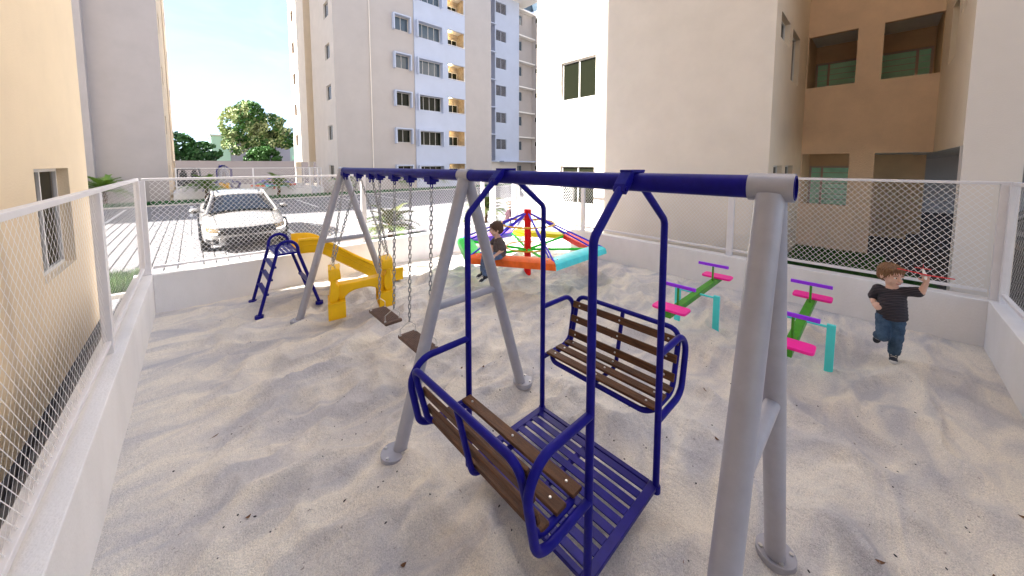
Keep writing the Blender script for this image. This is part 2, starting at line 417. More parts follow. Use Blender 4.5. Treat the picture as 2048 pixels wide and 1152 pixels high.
def sand_h(x, y):
    i = (x - SX0) / (SX1 - SX0) * SNX; j = (y - SY0) / (SY1 - SY0) * SNY
    i = max(0, min(SNX - 1.001, i)); j = max(0, min(SNY - 1.001, j)); a, b = int(i), int(j); u, v = i - a, j - b
    return float(SZ[b, a] * (1 - u) * (1 - v) + SZ[b, a + 1] * u * (1 - v) + SZ[b + 1, a] * (1 - u) * v + SZ[b + 1, a + 1] * u * v)
def sand():
    b = MB()
    for j in range(SNY + 1):
        for i in range(SNX + 1): b.v.append((SX0 + (SX1 - SX0) * i / SNX, SY0 + (SY1 - SY0) * j / SNY, float(SZ[j, i])))
    for j in range(SNY):
        for i in range(SNX):
            a = j * (SNX + 1) + i; b.f.append((a, a + 1, a + SNX + 2, a + SNX + 1))
    return b
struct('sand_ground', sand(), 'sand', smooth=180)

# ---- paving stones: nearest ones single parts, the rest one joined part
pave = struct('parking_paving', MB().add([(-40, 7.42, -.016), (40, 7.42, -.016), (40, 25.84, -.016), (-40, 25.84, -.016)], [(0, 1, 2, 3)]), 'joint')
def stone(b, x, y, w, l, z=0):
    g = .007; c = .012; jz = random.uniform(-.004, .003)
    x0, x1, y0, y1 = x + g, x + w - g, y + g, y + l - g; t = z + jz
    b.add([(x0, y0, z - .03), (x1, y0, z - .03), (x1, y1, z - .03), (x0, y1, z - .03),
           (x0, y0, t - c), (x1, y0, t - c), (x1, y1, t - c), (x0, y1, t - c),
           (x0 + c, y0 + c, t), (x1 - c, y0 + c, t), (x1 - c, y1 - c, t), (x0 + c, y1 - c, t)],
          [(0, 1, 5, 4), (1, 2, 6, 5), (2, 3, 7, 6), (3, 0, 4, 7), (4, 5, 9, 8), (5, 6, 10, 9), (6, 7, 11, 10), (7, 4, 8, 11), (8, 9, 10, 11)])
PW, PL = .21, .40
one = []
for q in range(6):
    bb = MB(); stone(bb, 0, 0, PW, PL, 0); one.append(mesh('paving_stone', bb, 'paver', smooth=0))
def lay(parent, x0, x1, y0, y1, m, cand, name='paving_stones'):
    b = MB(); k = 0; singles = []
    nx = int((x1 - x0) / PW)
    for i in range(nx):
        x = x0 + i * PW; y = y0 - (PL / 2 if i % 2 else 0)
        while y < y1 - .02:
            a = max(y, y0); l = min(y + PL, y1) - a
            if l > .06:
                if cand and l > PL * .99 and cand(x, a): singles.append((x, a))
                else: stone(b, x, a, PW, l)
            y += PL
    for (x, y) in singles[:300]: share('paving_stone', random.choice(one), parent, (x, y, 0))
    for (x, y) in singles[300:]: stone(b, x, y, PW, PL)
    obj(name, b, m, parent, smooth=0, kind='stuff'); return len(singles)
lay(pave, -10, 26, 9.96, 25.82, 'paver', lambda x, y: (-2.6 < x < -.1 and y < 13.6) or (-1.5 < x < -.1 and y < 15))
lay(pave, -.70, 8.6, 7.44, 9.96, 'paver', lambda x, y: x < .4)
lay(pave, -10, -.70, 7.42, 8.45, 'paver', None)
side = struct('side_path', MB().add([(-1.06, -6, -.018), (-.715, -6, -.018), (-.715, 7.42, -.018), (-1.06, 7.42, -.018)], [(0, 1, 2, 3)]), 'joint')
for q in range(4):
    bb = MB(); stone(bb, 0, 0, PW, PL, 0); one[q] = mesh('paving_stone', bb, 'paver_dark', smooth=0)
one = one[:4]
lay(side, -1.03, -.715, -5.6, 7.40, 'paver_dark', lambda x, y: 2 < y < 7.4)
struct('wall_plinth', MB().box(-1.058, -1.03, -5.6, 7.34, -.02, .05), 'paver_slate')  # dark strip along the foot of the yellow wall
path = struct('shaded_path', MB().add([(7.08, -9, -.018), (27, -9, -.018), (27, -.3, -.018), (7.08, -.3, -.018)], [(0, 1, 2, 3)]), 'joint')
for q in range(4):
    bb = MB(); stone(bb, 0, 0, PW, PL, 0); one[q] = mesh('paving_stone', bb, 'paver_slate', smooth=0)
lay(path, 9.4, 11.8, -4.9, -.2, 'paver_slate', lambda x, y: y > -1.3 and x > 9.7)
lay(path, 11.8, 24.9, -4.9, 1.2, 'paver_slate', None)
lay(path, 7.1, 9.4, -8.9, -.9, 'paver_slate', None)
for i, x in enumerate((-4.9, -2.51, -.16, 2.24, 4.64, 7.06, 9.5)):
    struct('parking_line', MB().box(x - .05, x + .05, 9.0, 14.3, .004, .006), 'line')
    struct('parking_line', MB().box(x - .05, x + .05, 19.6, 24.9, .004, .006), 'line')

# ---- grass
def blades(name, pts, h, w, m, lab, z=.0, kind='stuff', lean=.5):
    b = MB()
    for x, y in pts:
        a = random.uniform(0, 6.28); hh = h * random.uniform(.55, 1.2); ww = w * random.uniform(.7, 1.2)
        lx, ly = math.cos(a) * hh * lean * random.random(), math.sin(a) * hh * lean * random.random()
        px, py = -math.sin(a) * ww, math.cos(a) * ww
        b.v += [(x - px, y - py, z), (x + px, y + py, z), (x + lx, y + ly, z + hh)]
        n = len(b.v); b.f.append((n - 3, n - 2, n - 1))
    return tag(obj(name, b, m, smooth=0), lab, 'grass', kind=kind)
def inrect(x0, x1, y0, y1, n, ok=None):
    o = []
    while len(o) < n:
        x, y = random.uniform(x0, x1), random.uniform(y0, y1)
        if ok is None or ok(x, y): o.append((x, y))
    return o
def slab(name, x0, x1, y0, y1, z0, z1, m): return struct(name, MB().box(x0, x1, y0, y1, z0, z1), m)
slab('planting_bed', -9, -.80, 8.58, 9.95, -.02, .03, 'soil')
slab('kerb', -9, -.72, 8.47, 8.575, -.02, .055, 'kerb')
slab('kerb', -.797, -.72, 8.578, 9.95, -.02, .055, 'kerb')
blades('grass_strip', inrect(-4.5, -.82, 8.60, 9.9, 15000), .17, .009, 'grass', 'bright green grass strip beside the yellow building corner', .03)
def recess_ok(x, y):
    if x > 10.6 and y < -.35 and (x - 9.4) ** 2 / 2 + 0 > 4: return False
    if x > 9.0 and y < -.2:
        return ((x - 9.0) / 1.3) ** 2 + ((y + .2) / .65) ** 2 < 1
    return y > -.2 or x < 9.2
bb = MB()
poly = [(7.08, -.84), (9.1, -.84)] + [(9.1 + 1.25 * math.sin(t * math.pi / 2 / 8), -.2 - .64 * math.cos(t * math.pi / 2 / 8)) for t in range(1, 9)] + [(11.79, -.05), (11.79, 1.41), (7.08, 1.41)]
bb.prism(poly, lambda u, v, d: (u, v, d), -.02, .02); struct('lawn_soil', bb, 'soil', smooth=0)
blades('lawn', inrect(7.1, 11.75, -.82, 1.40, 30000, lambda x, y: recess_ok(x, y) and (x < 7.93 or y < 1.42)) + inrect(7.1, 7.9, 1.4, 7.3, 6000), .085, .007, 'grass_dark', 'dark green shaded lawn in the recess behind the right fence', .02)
slab('kerb', -30, 40, 25.84, 25.93, -.03, .07, 'kerb')
slab('planting_bed', -30, 40, 25.932, 27.9, -.03, .03, 'soil')
blades('low_hedge', inrect(-12, 26, 25.98, 26.5, 26000), .23, .020, 'hedge', 'low dark green hedge strip along the far kerb of the car park', .03)

# ---- low walls
def low_wall(lab, x0, x1, y0, y1):
    o = obj('low_wall', MB().box(x0, x1, y0, y1, -.25, .575), 'wallwhite', org=((x0 + x1) / 2, (y0 + y1) / 2, 0), bevel=.006, smooth=0)
    return tag(o, lab, 'wall', 'low rendered walls round the sand')
low_wall('white low wall on the left of the sand, beside the yellow building', -.715, -.515, -1.18, 7.38)
low_wall('shaded low wall at the far end of the sand, in front of the car', -.514, 5.93, 7.18, 7.38)
low_wall('long low wall on the right of the sand, behind the seesaws', 6.87, 7.07, -1.18, 7.38)
low_wall('low wall nearest on the far right, meeting the long wall in a corner', -.514, 6.869, -1.18, -.98)

# ---- fences of diamond wire
def fence(lab, A, B, posts, wide=(), z0=.575, scale=1, meshkind='stuff', group='white wire fences round the sand', r=.0022, pitch=.068, ph=.079):
    A = V(*A, 0); B = V(*B, 0); d = (B - A); Ln = d.length; d.normalize(); n = V(-d.y, d.x, 0)
    t = thing('wire_fence', lab, 'fence', (A.x, A.y, z0), group)
    P = lambda s, z, o=0: A + d * s + n * o + V(0, 0, z)
    def bar(name, s0, s1, za, zb, o0, o1, bev=.004):
        b = MB().mbox(lambda u, v, w: P(u, v, w), s0, s1, za, zb, o0, o1)
        return obj(name, b, 'white', t, smooth=0, bevel=bev)
    for i, s in enumerate(posts):
        w = .034 if i in wide else .048
        bar('post', s - w, s + w, z0, 1.964, -.03, .03)
    bar('top_rail', -.02, Ln + .02, 1.963, 2.0, -.024, .024)
    for s0, s1 in zip(posts[:-1], posts[1:]):
        a, b_ = s0 + .075, s1 - .075
        bar('bottom_rail', a - .025, b_ + .025, .655, .692, -.02, .02)
        b = MB(); za, zb = .69, 1.963; H = zb - za; sl = H * pitch / ph
        def wire(p0, p1, o):
            e = (p1 - p0).normalized(); u = e.cross(n).normalized() * r * 1.15; q = n * r * .28
            b.add([p0 + u, p0 + q, p0 - u, p0 - q, p1 + u, p1 + q, p1 - u, p1 - q], [(0, 1, 5, 4), (1, 2, 6, 5), (2, 3, 7, 6), (3, 0, 4, 7)])
        k = a - sl
        while k < b_:
            for sg in (1, -1):
                s_a, s_b = (k, k + sl)
                # clip to panel
                ca, cb = max(s_a, a), min(s_b, b_)
                if cb - ca > .01:
                    z_a = za + (ca - s_a) / sl * H; z_b = za + (cb - s_a) / sl * H
                    if sg < 0: z_a, z_b = zb - (z_a - za), zb - (z_b - za)
                    wire(P(ca, z_a, .003 * sg), P(cb, z_b, .003 * sg), 0)
            k += pitch
        obj('wire_mesh', b, 'wire', t, smooth=40, kind=meshkind)
    return t
fence('white wire fence along the left wall, beside the yellow building', (-.61, -1.08), (-.61, 7.28), (0, 2.75, 5.55, 8.345), (3,))
fence('white wire fence at the far end, in front of the white car', (-.54, 7.28), (5.75, 7.28), (-.02, 3.10, 6.24), (0,))
fence('white wire fence along the right wall, behind the seesaws', (6.97, 7.28), (6.97, -1.06), (.05, 2.37, 5.53, 8.305), (3,))
fence('short white wire fence on the far right above the nearest wall', (6.90, -1.08), (-.5, -1.08), (.01, 2.6, 5.2, 7.35), (0,))
# gate between the far wall and the right wall
g = thing('gate', 'white wire mesh gate in the far right corner behind the merry-go-round', 'gate', (6.05, 7.28, 0))
for x in (6.06, 6.98 - .09): obj('post', MB().box(x - .06, x + .06, 7.22, 7.34, -.2, 2.0), 'white', g, smooth=0, bevel=.004)
obj('frame', MB().box(6.13, 6.82, 7.26, 7.30, 1.93, 1.97).box(6.13, 6.82, 7.26, 7.30, .98, 1.01), 'white', g, smooth=0)
b = MB()
for i in range(-16, 11):
    for sg in (1, -1):
        x0 = 6.13 + i * .068; x1 = x0 + 1.13; c0, c1 = max(x0, 6.13), min(x1, 6.82)
        if c1 - c0 > .02:
            f = lambda c: (1.0 + (c - x0) / 1.13 * .94) if sg > 0 else (1.94 - (c - x0) / 1.13 * .94)
            b.cyl((c0, 7.28 + .003 * sg, f(c0)), (c1, 7.28 + .003 * sg, f(c1)), .0025, seg=4, cap=False)
obj('wire_mesh', b, 'wire', g, smooth=40, kind='stuff')
# ================================================================== BUILDINGS
FH = 2.95
def window(par, P, u0, u1, v0, v1, n=2, d=.12, fm='frame_white', gm='glass', fw=.035, label=None):
    b = MB(); t = .03
    b.mbox(P, u0, u1, v0, v0 + fw, d - t, d); b.mbox(P, u0, u1, v1 - fw, v1, d - t, d)
    b.mbox(P, u0, u0 + fw, v0 + fw, v1 - fw, d - t, d); b.mbox(P, u1 - fw, u1, v0 + fw, v1 - fw, d - t, d)
    for i in range(1, n):
        u = u0 + (u1 - u0) * i / n
        b.mbox(P, u - fw * .5, u + fw * .5, v0 + fw, v1 - fw, d - t + .004, d - .004)
    w = obj('window', b, fm, par, smooth=0, label=label)
    obj('pane', MB().add([P(u0 + .01, v0 + .01, d - .008), P(u1 - .01, v0 + .01, d - .008), P(u1 - .01, v1 - .01, d - .008), P(u0 + .01, v1 - .01, d - .008)], [(0, 1, 2, 3)]), gm, w, smooth=0)
    return w
def louvre(par, P, u0, u1, v0, v1, d, split):
    b = MB(); fw = .045
    b.mbox(P, u0, u1, v1 - fw, v1, d - .05, d); b.mbox(P, u0, u1, v0, v0 + fw, d - .05, d)
    for u in (u0, split - fw / 2, u1 - fw): b.mbox(P, u, u + fw, v0 + fw, v1 - fw, d - .052, d - .002)
    w = obj('louvre_window', b, 'frame_pink', par, smooth=0)
    k = 7
    for a, c in ((u0 + fw, split - fw / 2), (split + fw / 2, u1 - fw)):
        for i in range(k):
            z0 = v0 + fw + (v1 - v0 - 2 * fw) * i / k; z1 = v0 + fw + (v1 - v0 - 2 * fw) * (i + 1) / k
            obj('louvre_pane', MB().mbox(P, a + .002, c - .002, z0 + .012, z1 - .002, d - .030 + .004 * (i % 2), d - .022 + .004 * (i % 2)), 'glass_green', w, smooth=0)
            w2 = MB().mbox(P, a, c, z0 - .002, z0 + .008, d - .036, d - .028)
            obj('louvre_bar', w2, 'frame_white' if c - a < .4 else 'frame_pink', w, smooth=0)
    return w

def block_side(t, X0, sx, Y0, dy, floors, wm, wm2, recess='tan', deep=True, wing2=6.0, far=20., side='cream_warm'):
    """facade at x=X0 looking towards -sx; b runs along dy*y"""
    H = 2.47 + FH * (floors - 1) + .45
    Pf = lambda b, z, d: (X0 + sx * d, Y0 + dy * b, z)
    holes = [(.95, 2.12, 1.08 + FH * k, 2.16 + FH * k, .13) for k in range(floors)]
    w = MB().panel(Pf, 0, 5.95, -.1, H, holes)
    obj('wing_wall', w, wm, t, smooth=0)
    for k in range(floors):
        window(t, Pf, .95, 2.12, 1.08 + FH * k, 2.16 + FH * k, 2, .115)
    # recess returns: wing 1 inner face, back wall, wing 2 face
    rx = 3.87
    Pr = lambda a, z, d: (X0 + sx * a, Y0 + dy * (5.95 - d), z)
    Pl = lambda a, z, d: (X0 + sx * a, Y0 + dy * (8.16 + d), z)
    Pb = lambda b, z, d: (X0 + sx * (rx + d), Y0 + dy * b, z)
    hr = []
    for k in range(floors):
        z = FH * k
        hr += [(.45, 1.36, 1.70 + z, 2.18 + z, .13), (1.70, 2.68, 1.10 + z, 2.18 + z, .13)]
    obj('recess_wall', MB().panel(Pr, 0, rx, -.1, H, hr), side, t, smooth=0)
    hl = []
    for k in range(floors):
        if k: hl += [(1.75, 2.62, 1.13 + FH * k, 2.18 + FH * k, .13), (.9, 1.35, 1.70 + FH * k, 2.18 + FH * k, .13)]
    obj('recess_wall', MB().panel(Pl, 0, rx, 2.47, H, hl), side, t, smooth=0)
    if deep:
        hb = []
        for k in range(floors):
            z = FH * k
            hb.append((5.97, 6.86, (1.175 if k == 0 else 1.22) + z, 2.475 + (0.03 if k else 0) + z, .12))
            hb.append((7.29, 8.16, (-.1 if k == 0 else 1.22) + z, 2.475 + (0.03 if k else 0) + z, .12))
        obj('back_wall', MB().panel(Pb, 5.95, 8.16, -.1, H, hb), recess, t, smooth=0)
        # gallery behind the openings
        nf = min(floors, 4)
        for k in range(nf):
            z = FH * k
            g = MB().mbox(Pb, 5.0, 9.0, 2.62 + z, 2.85 + z, .121, 1.82)
            obj('ceiling', g, 'ceil', t, smooth=0)
            if k:
                obj('floor_slab', MB().mbox(Pb, 5.0, 9.0, -.12 + z, -.02 + z, .121, 1.80), 'ceil', t, smooth=0)
            rng = ((5.9, 7.08), (7.08, 8.20)) if k else ((5.9, 7.22),)
            for i, (p, q) in enumerate(rng):
                zz = 1.0 + z; top = 2.16 + z
                bw = MB().panel(lambda u, v, d: Pb(u, v, 1.6 + d), p, q, z - .02, 2.62 + z, [(p + .06, q - .06, zz, top, .1)])
                obj('gallery_wall', bw, 'brown', t, smooth=0)
                sp = (p + .06 + .28) if i == 0 else (q - .06 - .26)
                louvre(t, lambda u, v, d: Pb(u, v, 1.6 + d), p + .06, q - .06, zz, top, .09, sp)
            for e in ((5.9, 5.96), (8.16, 8.2)) if k else ((5.9, 5.96),):
                obj('gallery_wall', MB().mbox(Pb, e[0], e[1], z - .02, 2.62 + z, .122, 1.598), 'brown', t, smooth=0)
            if k: obj('gallery_wall', MB().mbox(Pb, 7.05, 7.11, z - .02, 2.62 + z, .9, 1.598), 'brown', t, smooth=0)
        # ground passage: brown piers and far grey wall
        obj('passage_pier', MB().mbox(Pb, 5.95, 8.02, -.1, 2.62, 3.5, 3.65), 'brown', t, smooth=0)
        obj('passage_pier', MB().mbox(Pb, 5.95, 8.36, -.1, 2.62, 4.85, 5.0), 'brown', t, smooth=0)
        obj('passage_wall', MB().mbox(Pb, 5.0, 20, -.1, 2.9, 13.0, 13.09), 'greywall', t, smooth=0)
        obj('passage_ceiling', MB().mbox(Pb, 7.25, 9.0, 2.50, 2.60, 1.83, 13.1), 'ceil', t, smooth=0)
    else:
        obj('back_wall', MB().panel(Pb, 5.95, 8.16, -.1, H), recess, t, smooth=0)
    for p in hr:
        window(t, Pr, p[0], p[1], p[2], p[3], 1, .12)
    for p in hl:
        window(t, Pl, p[0], p[1], p[2], p[3], 1, .12)
    # wing 2 over open ground floor
    e2 = 8.16 + wing2
    h2 = [(e2 - 2.1, e2 - .95, 1.08 + FH * k, 2.16 + FH * k, .13) for k in range(1, floors)]
    obj('wing_wall', MB().panel(Pf, 8.16, e2, 2.47, H, h2), wm2, t, smooth=0)
    for h in h2: window(t, Pf, h[0], h[1], h[2], h[3], 2, .115, fm='frame_pink')
    obj('soffit', MB().mbox(Pf, 8.18, e2, 2.475, 2.52, .002, 5.0), 'ceil', t, smooth=0)
    obj('pier', MB().mbox(Pf, 8.165, 8.66, -.1, 2.474, .001, .30), wm2, t, smooth=0)
    obj('pier', MB().mbox(Pf, e2 - .35, e2 - .002, -.1, 2.474, .001, .5), wm2, t, smooth=0)
    Pe = lambda a, z, d: (X0 + sx * a, Y0 + dy * (e2 - d), z)
    obj('end_wall', MB().panel(Pe, 0, far, 2.47, H), wm2, t, smooth=0)
    obj('inner_wall', MB().mbox(Pf, 8.7, e2, -.1, 2.474, 17.0, 17.2), wm2, t, smooth=0)
    b = MB().mbox(Pf, .0, e2, H, H + .12, .0, far); obj('roof', b, 'ceil', t, smooth=0)
    return H, Pf

# --- right building (pale, behind the seesaws)
t = thing('apartment_building', 'tall pale beige apartment block on the right with brown recess behind the seesaws', 'building', (7.93, 7.37, 0), 'apartment blocks')
H, _ = block_side(t, 7.93, 1, 7.37, -1, 7, 'cream', 'cream_far')
obj('end_wall', MB().panel(lambda a, z, d: (7.93 + a, 7.37 - d, z), 0, 22, -.1, H), 'cream', t, smooth=0)
obj('back_facade', MB().panel(lambda b, z, d: (29.93, 7.37 - b, z), 0, 14.16, -.1, H), 'cream_far', t, smooth=0)

# --- left building (yellow cream)
t = thing('apartment_building', 'yellow cream apartment wall close on the left with one ground floor window', 'building', (-1.06, 7.35, 0), 'apartment blocks')
H, Py = block_side(t, -1.06, -1, 7.35, -1, 7, 'yellowwall', 'yellowwall', recess='yellowwall', deep=False)
obj('end_wall', MB().panel(lambda a, z, d: (-1.06 - a, 7.35 - d, z), 0, 26, -.1, H), 'yellowwall', t, smooth=0)
obj('back_facade', MB().panel(lambda b, z, d: (-27.06, 7.35 - b, z), 0, 14.16, -.1, H), 'yellowwall', t, smooth=0)
# room with curtains behind the ground floor window
for c in t.children:
    if c.name.startswith('window'):
        p = c.children[0]; zs = p.data.vertices[0].co.z; ys = p.data.vertices[0].co.y
        if zs < 1.3 and -2.2 < ys < -.9 and abs(p.data.vertices[0].co.x) < .3:
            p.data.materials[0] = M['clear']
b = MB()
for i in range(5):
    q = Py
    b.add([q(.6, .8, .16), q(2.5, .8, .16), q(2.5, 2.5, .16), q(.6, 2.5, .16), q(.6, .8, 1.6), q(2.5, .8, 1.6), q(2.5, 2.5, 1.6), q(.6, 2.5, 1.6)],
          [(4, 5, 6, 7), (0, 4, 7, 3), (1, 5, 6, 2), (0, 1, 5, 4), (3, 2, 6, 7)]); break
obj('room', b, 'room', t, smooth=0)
def curtain(u0, u1, m, d=.30):
    b = MB(); n = 40
    for i in range(n + 1):
        u = u0 + (u1 - u0) * i / n; o = d + .025 * math.sin(i * 1.3)
        b.v += [Py(u, .95, o), Py(u, 2.2, o)]
        if i: k = len(b.v); b.f.append((k - 4, k - 2, k - 1, k - 3))
    obj('curtain', b, m, t)
curtain(1.62, 2.2, 'curtain', .26); curtain(1.15, 1.45, 'curtain2', .32); curtain(.95, 1.1, 'curtain', .24)

# --- far left building (lilac grey gable)
t = thing('apartment_building', 'grey lilac apartment block behind the yellow one, at the far left of the car park', 'building', (-1.06, 28.0, 0), 'apartment blocks')
H, _ = block_side(t, -1.06, -1, 28.0, 1, 10, 'cream_warm', 'cream_warm', recess='brown', deep=False, wing2=3.7, far=32)
obj('gable_wall', MB().panel(lambda a, z, d: (-1.06 - a, 28.0 + d, z), 0, 2.66, -.1, H), 'greywall', t, smooth=0)
obj('gable_wall', MB().panel(lambda a, z, d: (-1.06 - a, 27.5 + d, z), 2.66, 32, -.1, H), 'greywall', t, smooth=0)
obj('gable_return', MB().panel(lambda a, z, d: (-3.72 - d, 27.5 + a, z), 0, .5, -.1, H), 'greywall', t, smooth=0)

# --- central building
t = thing('apartment_building', 'tall apartment block in the middle with white window boxes and lit balconies', 'building', (7.63, 26.55, 0), 'apartment blocks')
NF = 7
H, _ = block_side(t, 7.63, 1, 26.55, 1, NF, 'cream_far', 'cream', recess='greywall', deep=False, far=22)
Pc = lambda u, z, d: (u, 26.55 + d, z)
h = [(12.03, 13.30, 1.05 + FH * k, 2.10 + FH * k, .15) for k in range(NF)]
obj('front_wall', MB().panel(Pc, 7.63, 13.75, -.1, H, h), 'beige_front', t, smooth=0)
obj('drain_pipe', MB().cyl((10.16, 26.50, 0), (10.16, 26.50, H), .045, seg=8), 'cream', t)
def hood(u0, u1, z0, z1, P):
    b = MB(); th = .10; o = .34
    b.mbox(P, u0 - th, u0, z0 - .10, z1 + th, -o, -.002); b.mbox(P, u1, u1 + th, z0 - .10, z1 + th, -o, -.002)
    b.mbox(P, u0, u1, z1, z1 + th, -o, -.002)
    obj('window_box', b, 'palewhite', t, smooth=0)
for q in h:
    window(t, Pc, q[0], q[1], q[2], q[3], 2, .13, gm='glass_blue' if q[2] > 9 else 'glass'); hood(q[0], q[1], q[2], q[3], Pc)
Pw = lambda u, z, d: (u, 26.45 + d, z)
hw = [(13.98, 16.20, .90 + FH * k, 2.07 + FH * k, .2) for k in range(NF)] + [(16.95, 18.72, .92 + FH * k, 2.28 + FH * k, .15) for k in range(NF)]
obj('front_wall', MB().panel(Pw, 13.75, 18.78, -.1, H, hw), 'palewhite', t, smooth=0)
obj('front_wall', MB().add([(13.75, 26.45, -.1), (13.75, 26.55, -.1), (13.75, 26.55, H), (13.75, 26.45, H)], [(0, 1, 2, 3)]).add([(18.78, 26.45, -.1), (18.78, 26.55, -.1), (18.78, 26.55, H), (18.78, 26.45, H)], [(0, 1, 2, 3)]), 'palewhite', t, smooth=0)
for k in range(NF):
    z = FH * k
    window(t, Pw, 13.98, 16.20, .90 + z, 2.07 + z, 4, .18, gm='glass_blue' if k > 2 else 'glass'); hood(13.98, 16.20, .90 + z, 2.07 + z, Pw)
    # balcony room
    b = MB()
    b.add([(16.9, 26.601, z), (16.9, 27.6, z), (16.9, 27.6, 2.4 + z), (16.9, 26.601, 2.4 + z)], [(0, 1, 2, 3)])
    b.add([(18.77, 26.601, z), (18.77, 27.6, z), (18.77, 27.6, 2.4 + z), (18.77, 26.601, 2.4 + z)], [(0, 1, 2, 3)])
    b.add([(16.9, 27.6, z), (18.77, 27.6, z), (18.77, 27.6, 2.4 + z), (16.9, 27.6, 2.4 + z)], [(0, 1, 2, 3)])
    obj('balcony_wall', b, 'stone_wall', t, smooth=0)
    obj('balcony_ceiling', MB().box(16.88, 18.79, 26.602, 27.62, 2.405 + z, 2.50 + z), 'ceil', t, smooth=0)
    obj('balcony_floor', MB().box(16.88, 18.79, 26.602, 27.62, z - .12, z - .002), 'ceil', t, smooth=0)
    window(t, lambda u, v, d: (u, 27.59 - .13 + d, v), 17.0, 18.6, .1 + z, 1.86 + z, 3, .12)
    obj('handrail', MB().box(16.93, 18.74, 26.42, 26.46, .94 + z, .985 + z), 'white', t, smooth=0)
    l = obj('ceiling_lamp', MB().cyl((17.55, 27.1, 2.37 + z), (17.55, 27.1, 2.404 + z), .11, seg=14), 'bulb', t)
    if 0 < k < 6:
        ld = bpy.data.lights.new('balcony_lamp', 'POINT'); ld.energy = 2.2; ld.color = (1, .66, .28); ld.shadow_soft_size = .1
        lo = bpy.data.objects.new('balcony_lamp', ld); COL.objects.link(lo); lo.parent = t; lo.location = (17.55 - 7.63, 27.1 - 26.55, 2.25 + z)
obj('front_wall', MB().panel(Pc, 18.78, 21.95, -.1, H), 'beige_front', t, smooth=0)
obj('side_wall', MB().add([(21.95, 26.55, -.1), (21.95, 31, -.1), (21.95, 31, H), (21.95, 26.55, H)], [(0, 1, 2, 3)]), 'greywall', t, smooth=0)
obj('gap_wall', MB().box(21.95, 26.0, 30.4, 30.5, -.1, H), 'greywall', t, smooth=0)
for k in range(1, NF + 1): obj('ledge', MB().box(21.96, 24.8, 29.0, 30.39, FH * k - .42, FH * k - .30), 'palewhite', t, smooth=0)
Ps = lambda u, z, d: (u, 29.1 + d, z)
hv = [(24.75, 26.25, .98 + FH * k, 2.08 + FH * k, .2) for k in range(1, NF)]
obj('stair_wall', MB().panel(Ps, 24.62, 28.25, 2.55, H + .6, hv), 'palewhite', t, smooth=0)
obj('stair_wall', MB().box(24.62, 24.7, 29.101, 31, 2.55, H + .6), 'palewhite', t, smooth=0)
obj('stair_base', MB().panel(lambda u, z, d: (u, 29.4 + d, z), 22, 28.25, -.1, 2.54), 'cream_far', t, smooth=0)
for q in hv:
    b = MB(); n = 9
    for i in range(n):
        z0 = q[2] + (q[3] - q[2]) * i / n
        for a, c in ((q[0] + .03, 25.47), (25.53, q[1] - .03)):
            b.mbox(Ps, a, c, z0, z0 + .03, .06, .10)
    b.mbox(Ps, 25.47, 25.53, q[2], q[3], .04, .11)
    v = obj('vent_louvre', b, 'steel', t, smooth=0, kind='stuff')
    obj('vent_back', MB().mbox(Ps, q[0], q[1], q[2], q[3], .19, .2), 'dark', t, smooth=0)
obj('canopy', MB().box(25.2, 30.4, 28.3, 29.09, 2.50, 2.62), 'palewhite', t, smooth=0)
Pq = lambda u, z, d: (u, 29.9 + d, z)
hq = [(28.4, 29.55, 1.0 + FH * k, 2.10 + FH * k, .12) for k in range(NF)]
obj('rear_wing_wall', MB().panel(Pq, 28.25, 31.2, -.1, H, hq), 'beige_front', t, smooth=0)
for q in hq: window(t, Pq, q[0], q[1], q[2], q[3], 2, .11, gm='glass_blue')
for k in range(NF): obj('ledge', MB().box(28.26, 31.75, 29.3, 29.89, 2.45 + FH * k, 2.60 + FH * k), 'ceil', t, smooth=0)
Pz = lambda u, z, d: (31.2 + d, u, z)
hz = [(28.9, 29.4, 1.5 + FH * k, 2.1 + FH * k, .1) for k in range(NF)]
obj('rear_wing_wall', MB().panel(Pz, 26, 29.9, -.1, H, hz), 'beige_front', t, smooth=0)
for q in hz: window(t, Pz, q[0], q[1], q[2], q[3], 1, .09)
obj('roof_rail', MB().box(28.3, 31.2, 29.9, 29.93, H + .12, H + 1.0).box(31.18, 31.21, 26, 29.9, H + .12, H + 1.0), 'glass_blue', t, smooth=0)

# --- things beyond: boundary wall, houses
tag(obj('boundary_wall', MB().box(-14, 40, 50.0, 50.25, -.1, 2.62), 'backwall', org=(0, 50, 0), smooth=0), 'long grey boundary wall behind the far playground', 'wall')
def house(lab, x0, x1, y, z, m, m2, split):
    h = thing('house', lab, 'house', (x0, y, 0), 'houses beyond the boundary wall')
    obj('wall', MB().box(x0, split, y, y + 8, -.1, z), m, h, smooth=0)
    obj('wall', MB().box(split + .002, x1, y + .1, y + 8, -.1, z), m2, h, smooth=0)
    obj('roof', MB().box(x0 - .15, x1 + .15, y - .15, y + 8.1, z + .002, z + .18), 'kerb', h, smooth=0)
    return h
hs = house('mint green house between the two trees beyond the boundary wall', 1.9, 8.6, 60, 6.0, 'mint', 'lilac', 3.8)
hs = house('lilac grey and mint house beside the middle apartment block', 9.0, 17, 60, 5.1, 'lilac', 'mint', 10.7)
window(hs, lambda u, z, d: (u, 60.0 + d, z), 10.9, 12.3, 2.9, 3.6, 2, .08, gm='glass_green')
obj('trim', MB().box(10.75, 17, 60.04, 60.1, 2.0, 2.75), 'lilac', hs, smooth=0)
